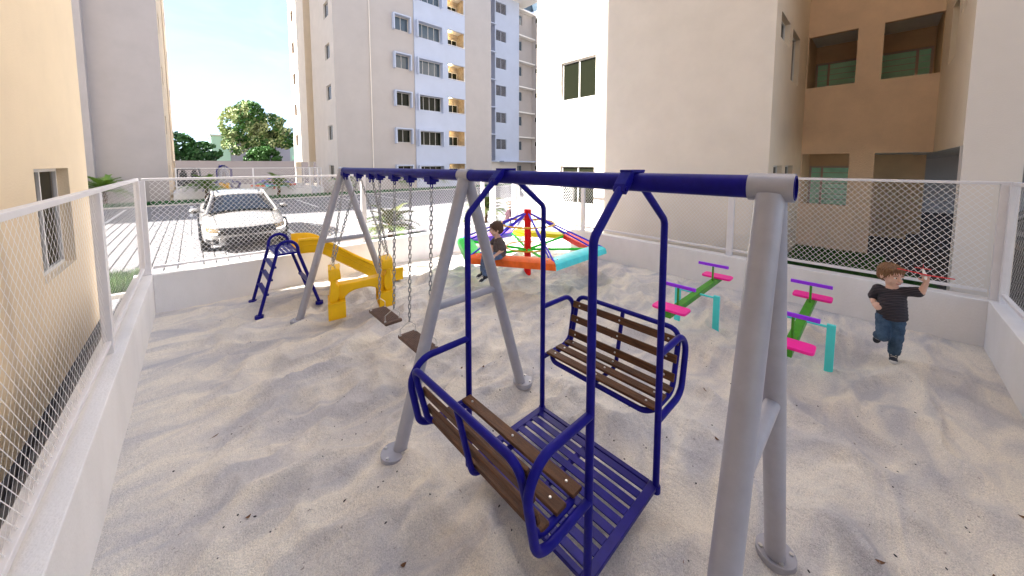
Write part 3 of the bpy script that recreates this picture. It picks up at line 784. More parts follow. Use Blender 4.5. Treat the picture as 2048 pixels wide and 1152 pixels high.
# ================================================================== TREES AND PALMS
def tree(lab, x, y, h, trunk_h, lobes, n, size, mats, seed, droop=0):
    rnd = random.Random(seed)
    t = thing('broad_tree', lab, 'tree', (x, y, 0), 'trees beyond the boundary wall')
    b = MB(); b.tube([(x, y, -.1), (x + .1, y, trunk_h * .5), (x - .05, y + .1, trunk_h)], [.28, .22, .17], 8)
    for lx, ly, lz, *_ in lobes: b.tube([(x, y, trunk_h * .75), ((x + lx) / 2, (y + ly) / 2, (trunk_h + lz) / 2 - .3), (lx, ly, lz)], [.14, .09, .03], 6)
    obj('trunk', b, 'bark', t)
    c = MB(); mi = []
    tot = sum(l[3] * l[4] * l[5] for l in lobes)
    for l in lobes:
        for _ in range(int(n * l[3] * l[4] * l[5] / tot)):
            while True:
                p = V(rnd.uniform(-1, 1), rnd.uniform(-1, 1), rnd.uniform(-1, 1))
                if .12 < p.length < 1: break
            p = p * (p.length ** -.45)
            q = V(l[0] + p.x * l[3], l[1] + p.y * l[4], l[2] + p.z * l[5] - droop * (p.x ** 2 + p.y ** 2))
            if noise.noise(q * .75 + V(seed, 0, 0)) < -.22: continue
            s = size * rnd.uniform(.55, 1.25)
            a = V(rnd.gauss(0, 1), rnd.gauss(0, 1), rnd.gauss(0, 1)).normalized(); u = a.orthogonal().normalized(); w = a.cross(u)
            c.add([q - u * s, q + w * s * .55, q + u * s, q - w * s * .55], [(0, 1, 2, 3)])
            mi.append(1 if (len(mats) > 1 and noise.noise(q * .55 + V(3, seed, 1)) + (.3 if p.x < -.1 else -.25) + rnd.uniform(-.4, .4) > -.08) else 0)  # blossom weighted to each lobe's left, painting in its sunlit side
    o = obj('crown', c, mats, t, smooth=0)
    o.data.polygons.foreach_set('material_index', mi)
tree('tall pale flowering tree in front of the mint green house', 6.3, 55, 10.3, 4.2,
     [(4.3, 54.8, 7.2, 1.9, 2.0, 2.2), (5.6, 55, 8.6, 1.7, 1.8, 1.7), (7.8, 55.4, 7.0, 2.1, 2.1, 2.0), (9.2, 55, 6.0, 1.5, 1.8, 1.7), (4.0, 54.6, 4.9, 1.4, 1.5, 1.5), (6.6, 55, 5.6, 2.2, 2.2, 1.6)],
     10000, .24, ('leaf_a', 'blossom'), 3)
tree('dark green layered tree beside the grey lilac block', -1.2, 54, 6, 2.4,
     [(-1.6, 54, 4.6, 2.2, 2.2, 1.5), (.8, 54, 3.9, 1.9, 2.0, 1.0), (-3.2, 54, 4.4, 2.0, 2, 1.7), (0, 54, 3.0, 2.2, 2.0, .8)], 7000, .24, ('leaf_b',), 8, .5)
tree('small bright green bushy tree below the tall pale one', 6.5, 51.6, 4.4, 2.0,
     [(6.4, 51.6, 3.4, 1.7, 1.4, 1.0), (7.4, 51.6, 3.1, 1.0, 1.2, .8), (5.3, 51.6, 2.9, .9, 1.0, .6)], 3600, .16, ('leaf_a',), 5)

def frond_mesh(L, w, m, seed, droop=.75, n=26):
    rnd = random.Random(seed); b = MB(); P = []
    for i in range(n + 1):
        s = i / n; P.append(V(L * s * (1 - .10 * s), 0, L * (.62 * s - droop * s * s)))
    b.tube(P[::2], [.010 * (1 - .8 * i / len(P[::2])) + .002 for i in range(len(P[::2]))], 4)
    for i in range(2, n + 1):
        s = i / n; ll = w * math.sin(min(1, s * 1.25 + .12) * math.pi * .80 + .25) * rnd.uniform(.85, 1.1) + .02
        for sg in (1, -1):
            p = P[i]; d = V(.55, sg * 1.0, .32 - .25 * rnd.random()).normalized() * ll; wd = V(.020, 0, .004)
            b.add([p - wd, p + wd, p + d * .6 + wd * .6 + V(0, 0, -.02 * ll), p + d, p + d * .6 - wd * .8 + V(0, 0, -.02 * ll)], [(0, 1, 2, 3), (0, 3, 4)])
    return mesh('frond', b, m, smooth=0)
def palm(lab, x, y, h, Lf, nf, fm, seed, z=0, group=None, tw=.09):
    rnd = random.Random(seed)
    t = thing('palm', lab, 'palm', (x, y, z), group)
    b = MB(); k = 9; path = []; rr = []
    for i in range(k * 2 + 1):
        path.append((x + .02 * math.sin(i * .7), y, z - .08 + (h + .1) * i / (k * 2))); rr.append(tw * (1.12 if i % 2 else .86) * (1 - .25 * i / (k * 2)))
    b.tube(path, rr, 10); obj('trunk', b, 'trunk', t)
    for i in range(nf):
        o = share('frond', rnd.choice(fm), t, (0, 0, h), (rnd.uniform(-.2, .2), rnd.uniform(-.85, .42) if i % 3 else rnd.uniform(-.15, .65), i * 2.399 + rnd.uniform(-.2, .2)))
        s = rnd.uniform(.75, 1.1); o.scale = (s, s, s)
    return t
FY = [frond_mesh(1.0, .30, 'frond_y', s, .55) for s in (1, 2)] + [frond_mesh(1.0, .30, 'frond', 3, .6)]
FG = [frond_mesh(1.2, .34, 'frond', s, .62) for s in (4, 5, 6)]
palm('big yellow green palm with a short orange brown trunk beyond the far fence', 4.275, 9.98, .36, 1, 26, FY, 21, tw=.085)
palm('yellow green palm beyond the gate, beside the fair haired boy', 7.75, 9.7, .62, 1, 22, FY, 22, tw=.06)
for i, (px, lab) in enumerate(((-3.35, 'palm on the kerb hedge in front of the grey lilac block'), (.52, 'palm on the kerb hedge just behind the white car roof, to its left'), (4.05, 'palm on the kerb hedge in front of the far merry-go-round'), (8.15, 'palm on the kerb hedge at the corner of the middle block'), (12.3, 'palm on the kerb hedge below the white window boxes'), (16.2, 'palm on the kerb hedge below the lit balconies'), (23.9, 'palm on the kerb hedge behind the gate posts'))):
    palm(lab, px, 26.75, .80, 1.15, 28, FG, 40 + i, .03, 'palms along the kerb', .10)
# ================================================================== PLAYGROUND
def flange(b, x, y, z, r=.095):
    b.cyl((x, y, z - .03), (x, y, z + .014), r, seg=24)
    return b
def bolts(b, x, y, z, r, n=4):
    for k in range(n):
        a = k * 2 * math.pi / n + .5; b.cyl((x + r * math.cos(a), y + r * math.sin(a), z), (x + r * math.cos(a), y + r * math.sin(a), z + .012), .011, seg=8)
    return b
BX, BZ = 1.64, 2.112
PLAY = []
# ---- swing frame
t = thing('swing_set', 'long swing set with navy top beam and three grey A shaped supports', 'swing frame', (BX, 2.9, 0)); PLAY.append(t)
b = MB(); n = 22; ya, yb = .205, 5.56
for rr, k in ((.047, 0), (.041, 1)):
    for yy in (ya, yb):
        for i in range(n):
            a = 2 * math.pi * i / n; b.v.append((BX + rr * math.cos(a), yy, BZ + rr * math.sin(a)))
for i in range(n):
    j = (i + 1) % n
    b.f += [(i, j, n + j, n + i), (2 * n + j, 2 * n + i, 3 * n + i, 3 * n + j), (j, i, 2 * n + i, 2 * n + j), (n + i, n + j, 3 * n + j, 3 * n + i)]
obj('top_beam', b, 'blue', t)
for yy in (.28, 2.315, 5.48):
    b = MB(); h = .072
    for rr in (.0545, .0475):
        for y2 in (yy - h, yy + h):
            for i in range(n):
                a = 2 * math.pi * i / n; b.v.append((BX + rr * math.cos(a), y2, BZ + rr * math.sin(a)))
    for i in range(n):
        j = (i + 1) % n
        b.f += [(i, j, n + j, n + i), (2 * n + j, 2 * n + i, 3 * n + i, 3 * n + j), (j, i, 2 * n + i, 2 * n + j), (n + i, n + j, 3 * n + j, 3 * n + i)]
    obj('beam_sleeve', b, 'steel', t)
    for sg in (-1, 1):
        fx = BX + sg * .665
        l = obj('leg', MB().cyl((BX + sg * .02, yy, BZ - .03), (fx, yy, -.06), .048, seg=20), 'steel', t)
        z = max(0, sand_h(fx, yy)) + .006
        obj('foot_plate', flange(MB(), fx, yy, z), 'steel', l, bevel=.003)
        obj('bolts', bolts(MB(), fx, yy, z + .012, .074), 'bolt', l, kind='stuff')
    k = (BZ - 1.085) / BZ * .665
    obj('cross_bar', MB().cyl((BX - k + .01, yy, 1.085), (BX + k - .01, yy, 1.085), .032, seg=14), 'steel', t)
RY = {'a': 4.098, 'b': 3.685, 'c': 3.303, 'd': 2.874}
for yy in (5.37, 4.81, 4.36, 4.098, 3.685, 3.303, 2.874):
    hg = obj('hanger', MB().box(BX - .05, BX + .05, yy - .055, yy + .055, BZ - .075, BZ - .02).box(BX - .034, BX + .034, yy - .032, yy + .032, BZ - .098, BZ - .0752), 'blue', t, smooth=0, bevel=.004)
    for s in ((0,) if yy < 4.2 else (-.02, .02)):
        pth = [(BX + s, yy + .022 * math.cos(a), BZ - .112 + .022 * math.sin(a)) for a in [2 * math.pi * i / 12 for i in range(12)]]
        obj('hanger_ring', MB().tube(pth, .006, 6, True), 'blue', hg)

def chain(a, b, parent, pitch=.045, w=.0125, wire=.0055):
    a = V(*a); b = V(*b); d = b - a; n = max(2, round(d.length / pitch)); d.normalize(); mb = MB()
    u0 = d.orthogonal().normalized(); v0 = d.cross(u0); hl = pitch * .5 + wire * .9 - w
    for i in range(n):
        c = a + (b - a) * ((i + .5) / n); u = u0 if i % 2 else v0
        pts = []
        for s, e in ((1, 1), (-1, -1)):
            for k in range(5):
                t_ = -math.pi / 2 + math.pi * k / 4
                pts.append(c + d * e * (hl + w * math.cos(t_)) + u * (s * w * math.sin(t_)))
        mb.tube(pts, wire, 5, True)
    return obj('chain', mb, 'chain', parent, kind='stuff')

def swing(lab, y1, y2, z):
    t = thing('swing', lab, 'swing', (BX, (y1 + y2) / 2, z), 'plank swings'); PLAY.append(t)
    x0 = BX - .02; yc = (y1 + y2) / 2; xs = x0 - .045
    s = obj('seat', MB().box(xs - .098, xs + .098, yc - .25, yc + .25, z - .03, z + .006), 'seatwood', t, smooth=0, bevel=.009)
    g = MB()
    for i in range(-4, 5): g.box(xs + i * .019 - .005, xs + i * .019 + .005, yc - .20, yc + .20, z + .0062, z + .0095)
    obj('grip_ribs', g, 'seatwood', s, smooth=0, kind='stuff')
    for yy in (y1, y2):
        ye = yc + (yy - yc) * 1.0
        top = (BX - .045 + .0, ye, z + .135)
        hk = MB().tube([(xs - .085, ye, z - .002), (xs - .085, ye, z + .075), top, (xs + .085, ye, z + .075), (xs + .085, ye, z - .002)], .0042, 6)
        for sx in (-.085, .085): hk.cyl((xs + sx, ye, z + .004), (xs + sx, ye, z + .014), .013, seg=8)
        obj('hook', hk, 'bolt', t)
        chain((BX, yy, BZ - .128), (top[0], top[1], top[2] - .004), t)
swing('dark brown swing seat in the middle of the frame, farther one', RY['a'] + .0, RY['b'], .43)
swing('dark brown swing seat just behind the middle grey support', RY['c'], RY['d'], .415)

# ---- yellow two ended glider
def glider():
    c = V(1.70, 5.03, 0); yaw = R(-14)
    t = thing('glider_swing', 'yellow plastic two seat glider hanging on four chains', 'swing', (1.70, 5.03, .13)); PLAY.append(t)
    A = V(math.cos(yaw), math.sin(yaw), .07).normalized(); B = V(-math.sin(yaw), math.cos(yaw), 0); U = A.cross(B) * 1
    def P(a, b_, z): return c + A * a + B * b_ + V(0, 0, 1) * z
    def rect(u, v, w, h): return [(u - w, v - h), (u + w, v - h), (u + w, v + h), (u - w, v + h)]
    body = MB()
    for sg in (-1, 1):
        a0 = sg * .405; f = lambda u, v, d: P(a0 - sg * d, u, v)
        body.holed([(-.165, .665), (.165, .665), (.178, .735), (.150, .795), (.06, .81), (-.06, .81), (-.150, .795), (-.178, .735)], [rect(.10, .735, .026, .020), rect(-.10, .735, .026, .020)], f, 0, .125)
        body.prism([(.012, .667), (.088, .667), (.074, .61), (.112, .55), (.112, .42), (.088, .338), (0, .338), (-.014, .40), (.006, .50)], lambda u, v, d: P(a0 - sg * u, d, v), -.150, .150)
        body.holed([(-.19, .34), (.19, .34), (.205, .26), (.180, .122), (-.180, .122), (-.205, .26)], [rect(.098, .228, .050, .056), rect(-.098, .228, .050, .056)], f, -.018, .175)
    N2 = 14; top = []; bot = []
    for i in range(N2 + 1):
        s = -1 + 2 * i / N2; a = s * .30
        top.append((a, .545 + .012 * s * s)); bot.append((a, .44 - .21 * s ** 4 - .03 * s * s))
    body.prism(top + bot[::-1], lambda u, v, d: P(u, d, v), -.085, .085)
    o = obj('body', body, 'yellow', t, bevel=.012, smooth=40)
    hl = MB()
    for sg in (-1, 1):
        a0 = sg * .405
        for u in (.098, -.098):
            hl.add([P(a0 - sg * .10, u + e * .052, .228 + g * .058) for e, g in ((-1, -1), (1, -1), (1, 1), (-1, 1))], [(0, 1, 2, 3)])
    obj('foot_hole_backs', hl, 'hole', t, smooth=0)  # dark sheets set inside the foot holes, painting the shade of their depth
    for a0, b_, yy in ((-.36, .12, 5.37), (-.36, -.12, 4.83), (.36, .12, 4.78), (.36, -.12, 4.36)):
        q = P(a0, b_, .80)
        obj('hook', MB().tube(fillet([q + V(-.025, 0, -.08), q + V(-.03, 0, .03), q + V(0, 0, .06), q + V(.03, 0, .03), q + V(.025, 0, -.08)], .02, 3), .005, 6), 'bolt', t)
        chain((BX + (-.02 if a0 < 0 else .02), yy, BZ - .128), q + V(0, 0, .06), t)
glider()

# ---- face to face bench swing
def bench_swing():
    Y0, Y1 = .856, 1.822; XL, XR = 1.298, 2.046; XC = 1.672; r = .0205
    t = thing('bench_swing', 'navy face to face bench swing with brown slats and a slotted floor', 'bench swing', (XC, 1.34, .14)); PLAY.append(t)
    for y in (Y0, Y1):
        br = MB()
        poly = [(-.124, -.005), (-.060, .060), (.060, .060), (.124, -.005), (.140, -.040), (.112, -.058), (.0535, 0.0), (.038, .046), (-.038, .046), (-.0535, .0), (-.112, -.058), (-.140, -.040)]
        br.prism([(BX + u, BZ + v) for u, v in poly], lambda u, v, d: (u, y + d, v), -.030, .030)
        br.box(BX - .068, BX + .068, y - .034, y + .034, BZ + .050, BZ + .0622)
        k = obj('beam_bracket', br, 'blue', t, smooth=0, bevel=.003)
        pb = MB()
        for sg in (-1, 1): pb.cyl((BX + sg * .116, y - .036, BZ - .030), (BX + sg * .116, y + .036, BZ - .030), .013, seg=12)
        obj('pivot_bolt', pb, 'blue', k)
        for sg, X in ((-1, XL), (1, XR)):
            p = fillet([(BX + sg * .115, y, BZ - .03), (X, y, 1.868), (X, y, .145)], .035, 5)
            a = obj('hanger_arm', MB().tube(p, r, 14), 'blue', t)
            obj('end_cap', MB().cyl((X, y, .128), (X, y, .172), .029, seg=16), 'blue', a, bevel=.003)
    # floor
    f = obj('floor', MB().box(XL - .005, XR + .005, Y0 - .012, Y0 + .040, .150, .178).box(XL - .005, XR + .005, Y1 - .040, Y1 + .012, .150, .178)
            .box(XL - .005, XL + .028, Y0 + .041, Y1 - .041, .150, .1775).box(XR - .028, XR + .005, Y0 + .041, Y1 - .041, .150, .1775)
            .box(XL + .03, XR - .03, 1.325, 1.355, .140, .168), 'blue_plate', t, smooth=0, bevel=.003)
    nsl = 9; w = (XR - XL - .056) / nsl
    for i in range(nsl):
        x = XL + .028 + i * w
        obj('floor_slat', MB().box(x + .012, x + w - .012, Y0 + .041, Y1 - .041, .1685, .1772), 'blue_plate', f, smooth=0, bevel=.002)
    # two benches
    for sg, X in ((-1, XL), (1, XR)):
        q = lambda d, y, z: (X + sg * d, y, z)
        lab = 'bench on the side nearer the seesaws' if sg > 0 else 'bench nearest the viewer, seen from behind'
        fr = MB()
        for y in (Y0, Y1):
            fr.tube(fillet([q(0, y, 1.035), q(.34, y, 1.035), q(.425, y, .93), q(.37, y, .645), q(.30, y, .605), q(0, y, .605)], .09, 6), r, 12)
        ya, yb = Y0 + .045, Y1 - .045
        # back and seat hoops
        fr.tube(fillet([q(.06, ya, .622), q(.325, ya, .622), q(.425, ya, 1.03), q(.425, yb, 1.03), q(.325, yb, .622), q(.06, yb, .622), q(.02, yb - .06, .60), q(.02, ya + .06, .60)], .085, 6, True), r * .9, 12, True)
        mid = (ya + yb) / 2
        fr.tube(fillet([q(.03, mid, .602), q(.325, mid, .60), q(.42, mid, 1.02)], .06, 5), .016, 10)
        bn = obj('bench', fr, 'blue', t, label=lab)
        sl = []
        for d in (.045, .165, .283): sl.append((V(*q(d, mid, .652)), V(sg, 0, 0), V(0, 0, 1)))
        up = V(sg * .10, 0, .41).normalized(); nr = V(-sg * .41, 0, .10).normalized()
        for k in (.23, .53, .82):
            p = V(*q(.325, mid, .622)) + V(sg * .10, 0, .408) * k + nr * .030; sl.append((p, up, nr))
        L2 = .904; bo = MB()
        for n_, (p, X_, Z_) in enumerate(sl):
            obj('bench_slat', MB().obox(p, (.070 if n_ < 3 else .056, L2, .020), X_, Z_), 'wood', bn, smooth=0, bevel=.004)
            for yy in (ya + .055, mid, yb - .055):
                c = V(p.x, yy, p.z); bo.cyl(c + Z_ * .008, c + Z_ * .0145, .0085, .006, seg=8)
        obj('bolts', bo, 'bolt', bn, kind='stuff')
    return t
bench_swing()

# ---- slide with ladder
def interp_path(T, x, c):
    for a, b in zip(T[:-1], T[1:]):
        if x <= b[0] + 1e-9: return a[c] + (b[c] - a[c]) * (x - a[0]) / (b[0] - a[0])
    return T[-1][c]
def slide():
    t = thing('slide', 'yellow slide with a navy arched ladder and slatted platform', 'slide', (.97, 6.37, 0)); PLAY.append(t)
    for y in (6.01, 6.74):
        arch = [(.592, y, .0), (.835, y, .86)] + [(.975 - .140 * math.cos(a), y, .905 + .145 * math.sin(a)) for a in [math.pi * i / 12 for i in range(13)]] + [(1.115, y, .86), (1.375, y, 0)]
        o = obj('ladder_arch', MB().tube(fillet(arch[:2] + arch[2:], .02, 1), .0235, 12), 'blue', t)
        fp = MB()
        for x in (.592, 1.375): flange(fp, x, y, max(0, sand_h(x, y)) + .004, .055)
        obj('foot_plates', fp, 'blue', o)
    for z in (.285, .49, .67): obj('step', MB().box(.592 + .243 * z / .86 - .008, .592 + .243 * z / .86 + .052, 6.03, 6.72, z - .013, z + .013), 'blue_plate', t, smooth=0, bevel=.003)
    obj('cross_rung', MB().box(1.375 - .26 * .34 / .86 - .04, 1.375 - .26 * .34 / .86 + .02, 6.03, 6.72, .327, .353), 'blue_plate', t, smooth=0, bevel=.003)
    p = obj('platform', MB().box(.825, 1.13, 6.0, 6.03, .845, .875).box(.825, 1.13, 6.72, 6.75, .845, .875).box(.825, .855, 6.031, 6.719, .845, .874).box(1.10, 1.13, 6.031, 6.719, .845, .874), 'blue', t, smooth=0, bevel=.003)
    for i in range(4):
        for j in range(2):
            x = .868 + i * .058; y = 6.05 + j * .335
            obj('platform_slat', MB().box(x, x + .040, y, y + .315, .852, .868), 'blue_plate', p, smooth=0, bevel=.002)
    # chute : U section swept along x
    path = [(1.14, .845, 1.045), (1.30, .84, 1.045), (1.42, .82, 1.03), (1.53, .755, .975), (1.66, .65, .875), (1.9, .475, .70), (2.15, .29, .52), (2.35, .155, .385), (2.50, .085, .305), (2.64, .055, .265), (2.83, .05, .25)]
    P0 = path; xs = [p[0] for p in P0]; path = []
    for i in range(61):
        x = xs[0] + (xs[-1] - xs[0]) * i / 60; acc = [0, 0]
        for k in range(-6, 7):
            q = interp_path(P0, min(xs[-1], max(xs[0], x + k * .014)), 1), interp_path(P0, min(xs[-1], max(xs[0], x + k * .014)), 2)
            acc[0] += q[0] / 13; acc[1] += q[1] / 13
        path.append((x, acc[0], acc[1]))
    b = MB(); sec = []
    ya, yb = 6.075, 6.665; th = .02
    for x, zf, zt in path:
        sec.append([(x, ya - .012, zt - .03), (x, ya - .004, zt), (x, ya + .035, zt), (x, ya + .045, zt - .02), (x, ya + .050, zf + .05), (x, ya + .085, zf + .01), (x, yb - .085, zf + .01), (x, yb - .050, zf + .05), (x, yb - .045, zt - .02), (x, yb - .035, zt), (x, yb + .004, zt), (x, yb + .012, zt - .03),
                    (x, yb - .008, zt - .05), (x, yb - .010, zf - .03), (x, yb - .06, zf - .045), (x, ya + .06, zf - .045), (x, ya + .010, zf - .03), (x, ya + .008, zt - .05)])
    k = len(sec[0])
    for s in sec: b.v += s
    for i in range(len(sec) - 1):
        for j in range(k):
            j2 = (j + 1) % k; b.f.append((i * k + j, i * k + j2, (i + 1) * k + j2, (i + 1) * k + j))
    b.f.append(tuple(range(k))); b.f.append(tuple(len(b.v) - k + j for j in range(k - 1, -1, -1)))
    o = obj('chute', b, 'yellow', t, smooth=35)
    rb = MB()
    for yy in (ya + .006, yb - .006):
        rb.tube([(x, yy, (zf + zt) / 2 - .01) for x, zf, zt in path[2:-2]], .008, 6)
    obj('chute_rib', rb, 'yellow', o)
    obj('chute_foot', MB().box(2.55, 2.75, 6.2, 6.54, -.06, .02), 'yellow', t, bevel=.01)
slide()

# ---- merry-go-round
def merry():
    cx, cy = 4.9, 4.79; RR = 1.5; a0 = R(1.5); zs = .60
    t = thing('merry_go_round', 'six sided merry-go-round with seats in six colours and a red pole', 'merry-go-round', (cx, cy, 0)); PLAY.append(t)
    obj('pole', MB().cyl((cx, cy, -.25), (cx, cy, 1.30), .071, seg=24), 'red', t, bevel=.008)
    vtx = [V(cx + RR * math.cos(a0 + i * math.pi / 3), cy + RR * math.sin(a0 + i * math.pi / 3), zs) for i in range(6)]
    cols = ['s_yellow', 's_purple', 's_green', 's_orange', 's_cyan', 's_red']; nm = ['yellow', 'violet', 'green', 'orange', 'pale cyan', 'red']
    c = V(cx, cy, 0)
    def at(i, rad, z): v = (vtx[i % 6] - c); v.z = 0; return c + v.normalized() * rad + V(0, 0, z)
    for i in range(6):
        # planks: inner edge, outer edge, drooping outwards
        sect = ((RR - .325, zs - .055), (RR - .30, zs + .010), (RR - .215, zs + .040), (RR - .12, zs + .048), (RR - .03, zs + .036), (RR + .035, zs + .002), (RR + .055, zs - .065))
        A = [at(i, r_, z_) for r_, z_ in sect]; B = [at(i + 1, r_, z_) for r_, z_ in sect]; ns = len(sect) - 1
        d = (B[0] - A[0]).normalized() * .006
        b = MB(); A = [p + d for p in A]; B = [p - d for p in B]; nn = 12
        vs = []
        for p, q in zip(A, B):
            for k in range(nn + 1): vs.append(p.lerp(q, k / nn))
        lo = [v - V(0, 0, .032) for v in vs]; m = nn + 1; o = len(vs); fs = []
        for r_ in range(ns):
            for k in range(nn):
                a_ = r_ * m + k; fs.append((a_, a_ + 1, a_ + m + 1, a_ + m)); fs.append((o + a_, o + a_ + m, o + a_ + m + 1, o + a_ + 1))
        for k in range(nn): fs += [(k, o + k, o + k + 1, k + 1), (ns * m + k + 1, o + ns * m + k + 1, o + ns * m + k, ns * m + k)]
        for r_ in range(ns): fs += [(r_ * m, r_ * m + m, o + r_ * m + m, o + r_ * m), (r_ * m + nn, o + r_ * m + nn, o + r_ * m + m + nn, r_ * m + m + nn)]
        b.add(vs + lo, fs)
        s = obj('seat', b, cols[i], t, smooth=40, label=nm[i] + ' seat')
        bo = MB()
        for k in (.07, .93):
            for rd in (RR - .2, RR - .06):
                p = at(i, rd, 0).lerp(at(i + 1, rd, 0), k); bo.cyl((p.x, p.y, zs + .03), (p.x, p.y, zs + .052), .010, seg=8)
        obj('bolts', bo, 'bolt', s, kind='stuff')
        p, q = at(i, RR - .04, zs - .035), at(i + 1, RR - .04, zs - .035)
        obj('seat_rail', MB().tube(fillet([p, p.lerp(q, .12) - V(0, 0, .035), p.lerp(q, .88) - V(0, 0, .035), q], .12, 4), .019, 10), 'green', t)
        v = at(i, RR - .10, zs - .02); w = at(i, .06, zs - .115)
        obj('spoke', MB().cyl(w, v, .026, seg=12), 'green', t)
        for rd in (RR - .03, RR - .26):
            obj('stay_rod', MB().cyl(at(i, .06, 1.215), at(i, rd, zs + .02), .0165, seg=10), 'indigo', t)
    for rad, z, m in ((.545, 1.015, 'ringyel'), (.44, .54, 'ringyel')):
        obj('ring', MB().tube([c + V(rad * math.cos(a), rad * math.sin(a), z) for a in [2 * math.pi * k / 40 for k in range(40)]], .019 if rad > .5 else .014, 10, True), m, t)
    return t
merry_t = merry()

# ---- seesaws
def seesaw(lab, y):
    t = thing('seesaw', lab, 'seesaw', (4.95, y, 0), 'seesaws'); PLAY.append(t)
    for s in (-.245, .245): obj('post', MB().box(4.95 - .022, 4.95 + .022, y + s - .036, y + s + .036, -.12, .478), 'cyan', t, smooth=0, bevel=.004)
    obj('axle', MB().cyl((4.95, y - .21, .445), (4.95, y + .21, .445), .0135, seg=12), 'cyan', t)
    obj('plank', MB().box(3.98, 5.93, y - .043, y + .043, .405, .470), 'beam', t, smooth=0, bevel=.004)
    for x, hx in ((4.10, 4.30), (5.82, 5.60)):
        poly = fillet([(x - .11, y - .195, 0), (x + .11, y - .195, 0), (x + .11, y + .195, 0), (x - .11, y + .195, 0)], .05, 4, True)
        obj('seat', MB().prism([(p.x, p.y) for p in poly], lambda u, v, d: (u, v, d), .472, .502), 'pink', t, smooth=30, bevel=.006)
        h = obj('handle_post', MB().cyl((hx, y, .46), (hx, y, .69), .013, seg=10), 'beam', t)
        obj('handle_bar', MB().box(hx - .016, hx + .016, y - .20, y + .20, .686, .726), 'purple', h, smooth=0, bevel=.004)
seesaw('green seesaw with pink seats, farther one beside the bench swing', 1.605)
seesaw('green seesaw with pink seats, nearer one beside the running boy', .50)

# ---- second playground across the car park
def away(o, lab, dx=-.17, dy=28.55, group=None):
    c = copy_tree(o); c.location = o.location + V(dx, dy, 0); c['label'] = lab
    if 'group' in c.keys() and not group: del c['group']
    if group: c['group'] = group
    return c
far = {'swing_set': 'swing set with navy beam in the far playground across the car park', 'bench_swing': 'navy bench swing in the far playground, beside its A frame', 'glider_swing': 'yellow glider in the far playground', 'slide': 'yellow slide in the far playground across the car park', 'merry_go_round': 'merry-go-round in the far playground behind a kerb palm'}
for o in PLAY:
    k = o.name.split('.')[0]
    if k in far: away(o, far[k])
def low_wall2(lab, x0, x1, y0, y1):
    o = obj('low_wall', MB().box(x0, x1, y0, y1, -.25, .575), 'wallwhite', org=((x0 + x1) / 2, (y0 + y1) / 2, 0), bevel=.006, smooth=0)
    tag(o, lab, 'wall', 'low walls round the far playground')
low_wall2('low white wall along the front of the far playground', -.9, 6.1, 27.45, 27.65)
low_wall2('low white wall on the right of the far playground', 6.7, 6.9, 27.45, 35.8)
low_wall2('low white wall at the back of the far playground', -.7, 6.69, 35.6, 35.8)
low_wall2('low white wall on the left of the far playground', -.9, -.701, 27.651, 35.8)
kw = dict(group='fences of the far playground', r=.0025, pitch=.136, ph=.158)
fence('white wire fence along the front of the far playground', (-.8, 27.55), (6.6, 27.55), (.06, 3.62, 6.84, 7.34), (0,), **kw)
fence('white wire fence on the right of the far playground', (6.8, 35.7), (6.8, 27.6), (.05, 2.7, 5.4, 8.05), **kw)
struct('far_sand', MB().box(-.70, 6.7, 27.66, 35.6, -.04, .015), 'sand', smooth=0)
